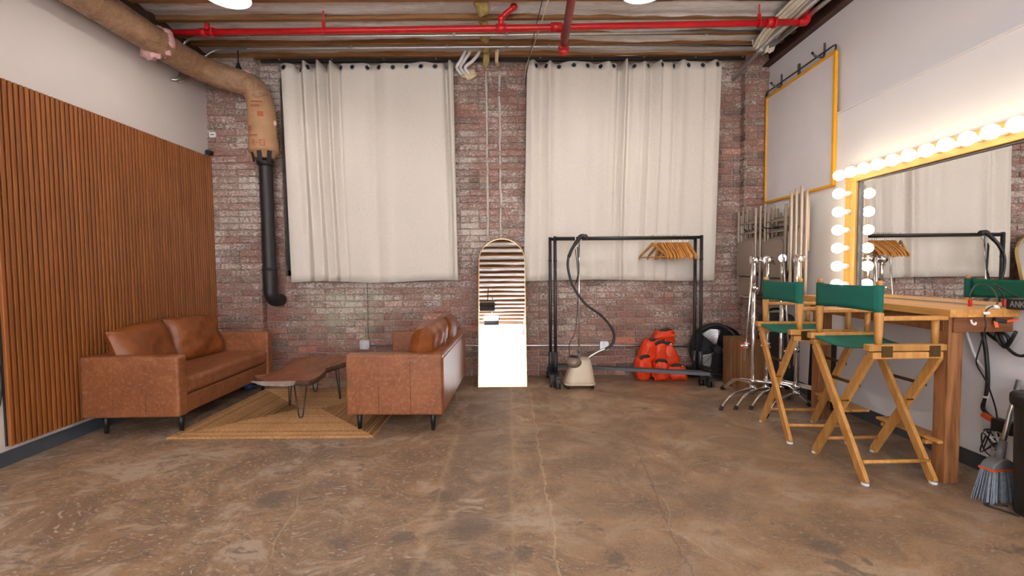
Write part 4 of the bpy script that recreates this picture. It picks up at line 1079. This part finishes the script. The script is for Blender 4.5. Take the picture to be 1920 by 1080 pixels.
h = thing('hanging_pin', 'short steel bar standing above the middle of the yellow-framed board', 'bracket', (XR(4.32)-.03, 4.32, 2.975), TR)
MB().box(-.008, .008, -.012, .012, 0, .10).build('bar', M['dark_steel'], h)

# ================================================================== vanity mirror with bulbs
vm = thing('vanity_mirror', 'wide wall mirror in a pine frame set with glowing round bulbs', 'mirror', (XR(0), 0, 0), TR)
VY0, VY1, VZ0, VZ1, FW = 1.16, 3.635, .965, 1.955, .115
MB().box(-.062, -.024, VY1-FW, VY1, VZ0, VZ1).build('frame_stile', M['pine_x'], vm, bevel=.003)
MB().box(-.062, -.024, VY0, VY0+FW, VZ0, VZ1).build('frame_stile', M['pine_x'], vm, bevel=.003)
MB().box(-.064, -.024, VY0, VY1, VZ1-FW, VZ1+.002).build('frame_rail', M['pine'], vm, bevel=.003)
MB().box(-.034, -.028, VY0+FW, VY1-FW, VZ0, VZ1-FW).build('glass', M['mirror'], vm)
e = MB().box(-.046, -.034, VY1-FW-.030, VY1-FW, VZ0, VZ1-FW).box(-.046, -.034, VY0+FW, VY1-FW, VZ1-FW-.012, VZ1-FW).build('metal_edging', M['dark_steel'], vm, bevel=.002)
M['bulb'] = emit('bulb_glow', (1.0, .84, .56, 1), BULB_S)
bulbs = [(VY1-.055-.127*k, VZ1-.058) for k in range(19)]
bulbs += [(VY1-.055, VZ1-.058-.142*k) for k in range(1, 7)]
bm0 = None
for (y, z) in bulbs:
    if bm0 is None:
        RX = Matrix.Rotation(-PI/2, 4, 'Y')
        bm0 = MB().lathe([(0.0, .086), (.019, .083), (.033, .072), (.040, .055), (.041, .045), (.037, .030), (.026, .016), (.015, .005), (.014, 0)], 20, RX).build('bulb', M['bulb'], vm)
        so = MB().lathe([(.020, -.045), (.020, .0), (.015, .006)], 14, RX).build('socket', M['white_plastic'], bm0)
        o = bm0
    else:
        o = bm0.copy(); COL.objects.link(o)
        s_ = so.copy(); COL.objects.link(s_); s_.parent = o
    o.location = (-.105, y, z)

# ================================================================== vanity table
TZ = .957; TX = 2.325; TY0, TY1 = 2.375, 3.66
vt = thing('vanity_table', 'narrow wooden make-up table below the bulb mirror', 'table', (0, 0, 0))
xe = lambda y: XR(y)-.026
w3 = []
for k in range(4):
    a0, a1 = k/4, (k+1)/4
    f_ = lambda y, a: TX+.03*(y-TY0)+(xe(y)-TX-.03*(y-TY0))*a
    mb = MB().prism([(f_(TY0, a0)+.0015*(k > 0), TY0), (f_(TY0, a1), TY0), (f_(TY1, a1), TY1), (f_(TY1, a0)+.0015*(k > 0), TY1)], TZ-.042, TZ)
    mb.build('top_plank', M['table_top'], vt, bevel=.002)
MB().box(TX+.05, xe(TY0), TY0+.03, TY0+.07, TZ-.125, TZ-.043).build('end_apron', M['apron'], vt, bevel=.003)
mb = MB().prism([(TX+.03, TY0+.07), (TX+.068, TY0+.07), (TX+.10, TY1-.03), (TX+.065, TY1-.03)], TZ-.125, TZ-.043).build('front_apron', M['apron'], vt, bevel=.003)
MB().box(TX+.034, TX+.114, TY0+.04, TY0+.12, 0, TZ-.043).build('post', M['post'], vt, bevel=.004)
MB().box(TX+.06, TX+.15, TY1-.20, TY1-.11, 0, TZ-.043).build('post', M['post'], vt, bevel=.004)
MB().box(xe(TY0)-.05, xe(TY0)-.005, TY0+.08, TY1-.05, TZ-.12, TZ-.043).build('wall_cleat', M['apron'], vt)

# ================================================================== director chairs
def director_chair():
    t = thing('director_chair', 'x', 'chair', (0, 0, 0), 0, 'green canvas director chairs')
    W2, SB = .225, .735                         # half width of rails, height of lower rail top
    wd = M['chair_wood']; XB, XF = -.19, .19    # back and front scissor planes
    for xi, x in enumerate((XB, XF)):
        for s in (-1, 1):
            xo = x+(.013 if s > 0 else -.013)
            lg = MB().bar((xo, s*.215, .012), (xo, -s*.195, .70), .024, .046, (1, 0, 0) if 0 else (0, 1, 0)).build('leg', wd, t, bevel=.003)
            MB().cyl((xo, s*.215, 0), (xo, s*.215, .012), .019, 12).build('glide', M['white_plastic'], lg)
            MB().cyl((xo-.018, s*.06, .42-.0), (xo+.018, s*.06, .42), .005, 8).build('bolt', M['brass'], lg)
        # brass folding brace above the crossing
        MB().bar((x+.03*(1 if xi else -1)*0+.028, -.115, .52), (x+.028, .115, .52), .005, .018).build('brace', M['brass'], t)
    for s in (-1, 1):
        MB().box(-.205, .18, s*W2-.022, s*W2+.022, .695, .732).build('lower_rail', wd, t, bevel=.005)
        r_ = MB().box(-.225, .2, s*W2-.022, s*W2+.022, .736, .772).build('seat_rail', wd, t, bevel=.005)
        for x in (-.13, .13):
            MB().box(x-.03, x+.03, s*(W2+.0225)-.002, s*(W2+.0225)+.002, .705, .765).build('hinge', M['brass'], r_)
        # back post: turned
        MB().lathe([(.017, .772), (.0185, .82), (.022, .925), (.0225, .938), (.014, .943), (.0135, 1.09), (.015, 1.093), (.0155, 1.104), (.011, 1.112), (0, 1.113)], 14, Matrix.Translation((-.16, s*W2, 0))).build('back_post', wd, t)
        MB().lathe([(.016, .772), (.017, .9)], 14, Matrix.Translation((.15, s*W2, 0))).build('arm_post', wd, t)
        arm = [(-.15, .022), (-.05, .02), (.11, .026), (.195, .027), (.21, .012), (.21, -.012), (.195, -.027), (.11, -.026), (-.05, -.02), (-.15, -.022)]
        MB().prism([(x, y+s*W2) for x, y in arm], .899, .921).build('arm', wd, t, bevel=.005)
        MB().tube([(XB, s*.175, .11), (XF, s*.175, .11)], .011, 10).build('stretcher', wd, t)
    MB().box(.205, .315, -.21, .21, .215, .233).build('footrest', wd, t, bevel=.006)
    for s in (-1, 1): MB().box(.19, .30, s*.14-.01, s*.14+.01, .195, .215).build('footrest_bracket', wd, t)
    # canvas
    def seat(u, v):
        b = v*2-1; return (-.205+.40*u, b*(W2+.0), .762-.035*(1-b*b)-.0)
    MB().grid(seat, 6, 14).build('seat_canvas', M['green'], t, solid=.004)
    def back(u, v):
        a = u*2-1; x = -.16-.016-.012*(1-a*a); 
        return (x, a*(W2+.008), .945+.143*v-.006*(1-a*a)*(v-.5)*2)
    bc = MB().grid(back, 16, 6)
    bc.build('back_canvas', M['green'], t, solid=.004)
    for s in (-1, 1):
        sl = MB().lathe([(.0185, .945), (.0185, 1.088)], 14, Matrix.Translation((-.16, s*W2, 0))); sl.f = [q for q in sl.f if len(q) == 4]; sl.sm = [True]*len(sl.f)
        sl.build('canvas_sleeve', M['green'], t)
    return t
dc = director_chair()
dc.location = (2.125, 2.632, 0); dc.rotation_euler = (0, 0, .02); dc['label'] = 'green canvas director chair nearest the viewer, at the table corner'
d2 = copy_tree(dc); d2.location = (2.095, 3.205, 0); d2.rotation_euler = (0, 0, -.06); d2['label'] = 'green canvas director chair beside the chrome light stands'

# ================================================================== things on and under the table
bx = thing('charger_box', 'black power block with pale lettering lying on the table', 'charger', (2.625, 2.385, TZ), TR)
MB().box(0, .065, -.20, .0, 0, .058).build('body', M['black_plastic'], bx, bevel=.006, seg=3)
qs, wd_ = strokes('ANKER', .027, .0042); mb = MB()
for q in qs: mb.add([(-.0008, -.024-v.x, .016+v.y) for v in q], [(0, 1, 2, 3)])
mb.build('lettering', M['grey_ink'], bx, label='pale grey lettering')
u = thing('usb_cable', 'black cable with a red plug looping over the table edge', 'cable', (0, 0, 0))
MB().tube(smoothpath([(2.595, 2.54, TZ+.045), (2.60, 2.545, TZ+.07), (2.63, 2.55, TZ+.115), (2.66, 2.53, TZ+.125), (2.655, 2.47, TZ+.09), (2.60, 2.40, TZ+.03), (2.52, 2.37, TZ+.006), (2.50, 2.368, TZ-.03), (2.505, 2.366, TZ-.09), (2.51, 2.40, TZ-.22), (2.52, 2.42, TZ-.30), (2.60, 2.44, .55), (2.67, 2.46, .42), (2.68, 2.45, .33)], 5), .0035, 6).build('cord', M['black_plastic'], u)
MB().box(2.588, 2.602, 2.533, 2.547, TZ, TZ+.04).build('plug', M['red_plastic'], u, bevel=.003)
MB().ball((2.56, 2.372, TZ+.012), .012).build('clip', M['white_plastic'], u)
MB().box(2.485, 2.52, 2.358, 2.368, TZ-.026, TZ-.012).build('clip_pad', M['white_plastic'], u, bevel=.003)
p = thing('white_puck', 'small white plastic puck on the table beside the power block', 'puck', (2.575, 2.40, TZ))
MB().prism(rrect(.05, .04, .012, 4), 0, .015).build('shell', M['white_plastic'], p, bevel=.004, seg=3)
c = thing('spring_clamp', 'black spring clamp with orange tips gripping the table apron', 'clamp', (2.60, 2.385, .90))
MB().bar((-.03, 0, .0), (.02, -.01, -.01), .02, .02).build('jaw', M['black_plastic'], c, bevel=.003)
MB().bar((-.025, 0, -.005), (-.02, -.005, -.04), .016, .014).build('jaw_tip', M['orange_plastic'], c)
MB().bar((.02, -.01, -.008), (.07, -.02, .002), .014, .012).build('grip', M['orange_plastic'], c, bevel=.003)
c = thing('table_hook', 'small white plastic hook under the table end', 'hook', (2.45, 2.38, .88))
MB().tube(smoothpath([(0, .01, .02), (0, .004, .004), (.012, .0, -.004), (.02, .004, .008)], 4), .005, 8).build('loop', M['white_plastic'], c)
c = thing('power_cord_loops', 'thick black cord looped under the table', 'cord', (0, 0, 0))
MB().tube(smoothpath([(2.66, 2.36, .84), (2.665, 2.40, .76), (2.67, 2.43, .75), (2.665, 2.46, .80), (2.66, 2.44, .83), (2.665, 2.40, .80), (2.672, 2.42, .76), (2.67, 2.50, .80), (2.668, 2.53, .84)], 6), .008, 8).build('loop', M['black_plastic'], c)
MB().tube(smoothpath([(2.64, 2.26, .86), (2.66, 2.30, .74), (2.67, 2.36, .715), (2.67, 2.42, .76), (2.67, 2.45, .82)], 6), .008, 8).build('loop', M['black_plastic'], c)
c = thing('power_cable', 'thick black power cable running down the wall under the table', 'cable', (0, 0, 0))
MB().tube(smoothpath([(2.66, 2.53, .83), (2.675, 2.52, .70), (2.685, 2.515, .55), (2.685, 2.52, .45), (2.685, 2.535, .38), (2.685, 2.50, .345), (2.68, 2.45, .33)], 6), .010, 8).build('cord', M['black_plastic'], c)
MB().cyl((2.683, 2.52, .44), (2.683, 2.52, .452), .013, 10).build('tie', M['white_plastic'], c)
c = thing('white_cable', 'white cable drooping against the wall beside the table post', 'cable', (0, 0, 0))
MB().tube(smoothpath([(2.68, 2.56, .80), (2.672, 2.62, .81), (2.68, 2.63, .78), (2.685, 2.58, .65), (2.688, 2.53, .58), (2.688, 2.515, .45), (2.688, 2.545, .37), (2.687, 2.53, .335), (2.685, 2.49, .32)], 6), .007, 8).build('cord', M['white_plastic'], c)
c = thing('wall_outlet', 'white outlet plate with a black adaptor and an orange plug', 'outlet', (XR(2.42)-.022, 2.42, .34), TR)
MB().box(-.006, .002, -.06, .05, -.07, .07).build('plate', M['white_plastic'], c, bevel=.003)
MB().box(-.06, -.006, -.075, .03, -.055, .012).build('adaptor', M['black_plastic'], c, bevel=.005)
MB().bar((-.035, .03, -.01), (-.03, .10, .008), .024, .026).build('orange_plug', M['orange_plastic'], c, bevel=.004)
c = thing('cable_tangle', 'tangle of thin black and white cables hanging below the outlet', 'cables', (0, 0, 0))
for k, (m_, s_) in enumerate((('black_plastic', 1), ('white_plastic', 2), ('black_plastic', 3))):
    rr = random.Random(s_*5)
    pts = [(2.672+rr.uniform(-.012, .008), 2.475+rr.uniform(-.055, .045), .205+rr.uniform(-.075, .075)) for _ in range(9)]
    MB().tube(smoothpath(pts, 6, True), .0033 if m_ == 'black_plastic' else .004, 6, True).build('strand', M[m_], c)
# trash bin
t = thing('trash_bin', 'black plastic trash bin at the right edge beside the broom', 'bin', (2.53, 2.05, 0), 0)
mb = MB()
for z, s_ in ((0, .90), (.02, .93), (.28, .97), (.52, 1.0), (.53, 1.0)): mb.v += [(x*s_, y*s_, z) for x, y in rrect(.25, .24, .07, 4)]
m = len(rrect(.25, .24, .07, 4))
for k in range(4):
    for i in range(m): mb.f.append((k*m+i, k*m+(i+1) % m, (k+1)*m+(i+1) % m, (k+1)*m+i)); mb.sm.append(True)
mb.f.append(tuple(range(m))[::-1]); mb.sm.append(False); mb.f.append(tuple(4*m+i for i in range(m))); mb.sm.append(False)
mb.build('body', M['black_plastic'], t)
MB().prism(rrect(.285, .275, .09, 5), .515, .585).build('lid', M['black_plastic'], t, bevel=.022, seg=4)
# broom
t = thing('broom', 'grey broom with an orange stripe leaning beside the trash bin', 'broom', (2.475, 2.25, 0), .1)
def fan_(u, v):
    return None
hd = MB().prism([(-.075, .165), (.075, .165), (.06, .19), (.02, .215), (-.02, .215), (-.06, .19)], -.03, .03, XZY).build('head', M['grey_plastic'], t, bevel=.006, seg=3)
MB().box(-.077, .077, -.032, .032, .157, .167).build('stripe', M['orange_plastic'], t)
br = MB(); rr = random.Random(4)
for k in range(210):
    a, b = rr.uniform(-1, 1), rr.uniform(-1, 1)
    br.tube([(a*.072, b*.028, .158), (a*.105-.012, b*.045-.01, rr.uniform(.0, .008))], .0026, 4, cap=False)
o = br.build('bristles', M['bristle'], t); o['kind'] = 'stuff'
MB().cyl((0, 0, .205), (.045, .018, .29), .021, 12, .016).build('socket', M['grey_plastic'], t)
MB().cyl((.042, .017, .285), (.20, .075, .585), .0115, 12).build('handle', M['steel'], t)
c = thing('floor_cable', 'black cable end lying on the floor beside the broom', 'cable', (0, 0, 0))
MB().tube(smoothpath([(2.40, 2.08, .006), (2.37, 2.14, .006), (2.345, 2.18, .006), (2.36, 2.20, .006), (2.40, 2.185, .006), (2.44, 2.17, .006)], 5), .0045, 6).build('cord', M['black_plastic'], c)

# ================================================================== ceiling lamps and studio lights
M['lamp_white'] = plain('lamp_enamel', (.85, .83, .8, 1), .4, var=.02)
M['lamp_out'] = plain('lamp_outside', (.75, .73, .7, 1), .4, var=.02)
M['pend'] = emit('pendant_glow', (1.0, .94, .87, 1), PEND_S)
pl = [((-2.05, 3.44), 'white pendant lamp above the left sofa'), ((1.0, 3.40), 'white pendant lamp in front of the right curtain'), ((-2.05, .9), 'unseen white pendant lamp added over the left of the room near the viewer'), ((1.0, .9), 'unseen white pendant lamp added over the right of the room near the viewer'), ((-2.05, -1.7), 'unseen white pendant lamp added over the far left by the rear wall'), ((1.0, -1.7), 'unseen white pendant lamp added over the far right by the rear wall')]  # lamps out of view are added to even out light along the room
for (x, y), lab in pl:
    t = thing('pendant_lamp', lab, 'lamp', (x, y, 3.2), 0, 'white pendant lamps')
    MB().lathe([(.165, .0), (.160, .012), (.125, .065), (.07, .11), (.035, .125), (.03, .17)], 32).build('shade', M['lamp_white'], t, solid=.003) if 0 else None
    sh = MB().lathe([(.165, .0), (.155, .02), (.12, .07), (.07, .11), (.035, .125), (.03, .17), (.0, .172)], 32); sh.f = [q for q in sh.f if len(q) == 4]; sh.sm = [True]*len(sh.f)
    sh.build('shade', M['lamp_white'], t, solid=.004)
    MB().tube([(0, 0, .17), (0, 0, CEIL-3.2)], .008, 8).build('stem', M['lamp_out'], t)
    MB().ball((0, 0, .05), .045, 16, 10).build('bulb', M['pend'], t)
M['flood_glow'] = emit('flood_glow', (.92, .96, 1, 1), 6)
fls = [((-.50, -.55, 2.86), 'black studio flood light seen in the arched mirror, upper one'), ((-.42, -.95, 2.66), 'black studio flood light seen in the arched mirror, lower one'), ((1.5, -.8, 2.9), 'unseen black studio flood light added behind the viewer on the right'), ((-1.9, -.8, 2.9), 'unseen black studio flood light added behind the viewer on the left')]  # outer pair is unseen, added to bounce more light off the rear wall
for k, ((x, y, z), lab) in enumerate(fls):
    t = thing('studio_flood', lab, 'studio light', (x, y, z), 0, 'studio flood lights', (-.5, 0, PI))
    hb = MB().box(-.17, .17, .0, .10, -.08, .08).build('housing', M['black_metal'], t, bevel=.012, seg=3)
    MB().box(-.155, .155, .1005, .104, -.066, .066).build('lens', M['flood_glow'], t)
    MB().tube([(-.185, .05, 0), (-.185, .05, .15), (.185, .05, .15), (.185, .05, 0)], .008, 8).build('yoke', M['black_metal'], t)
    MB().tube([(0, .05, .15), (0, .05, .15+(3.5-z-.15))], .01, 8).build('hanger', M['black_metal'], t)
    for s_ in (-1, 1): MB().bar((-.17, .10, s_*.083), (.17, .10, s_*.083), .004, .06, (0, 1, 0)).build('barn_door', M['black_metal'], t)
    ld = bpy.data.lights.new('flood_light', 'SPOT'); ld.spot_size = 1.75; ld.spot_blend = .6; ld.shadow_soft_size = .1; ld.energy = FLOOD_W; ld.color = (.93, .96, 1)
    lo = bpy.data.objects.new('flood_light', ld); COL.objects.link(lo); lo.parent = t; lo.location = (0, .22, 0); lo.rotation_euler = (PI/2, 0, 0)
# grey folding flat seen at the lower left of the arched mirror
t = thing('grey_flat', 'tall grey board standing behind the viewer, reflected in the arched mirror', 'board', (-.95, -2.4, 0), 0)
MB().box(-.02, .02, -.6, .6, 0, 2.05).build('panel', M['grey_plastic'], t)
MB().box(-.5, .02, -.62, -.58, 0, 2.05).build('wing', M['grey_plastic'], t)
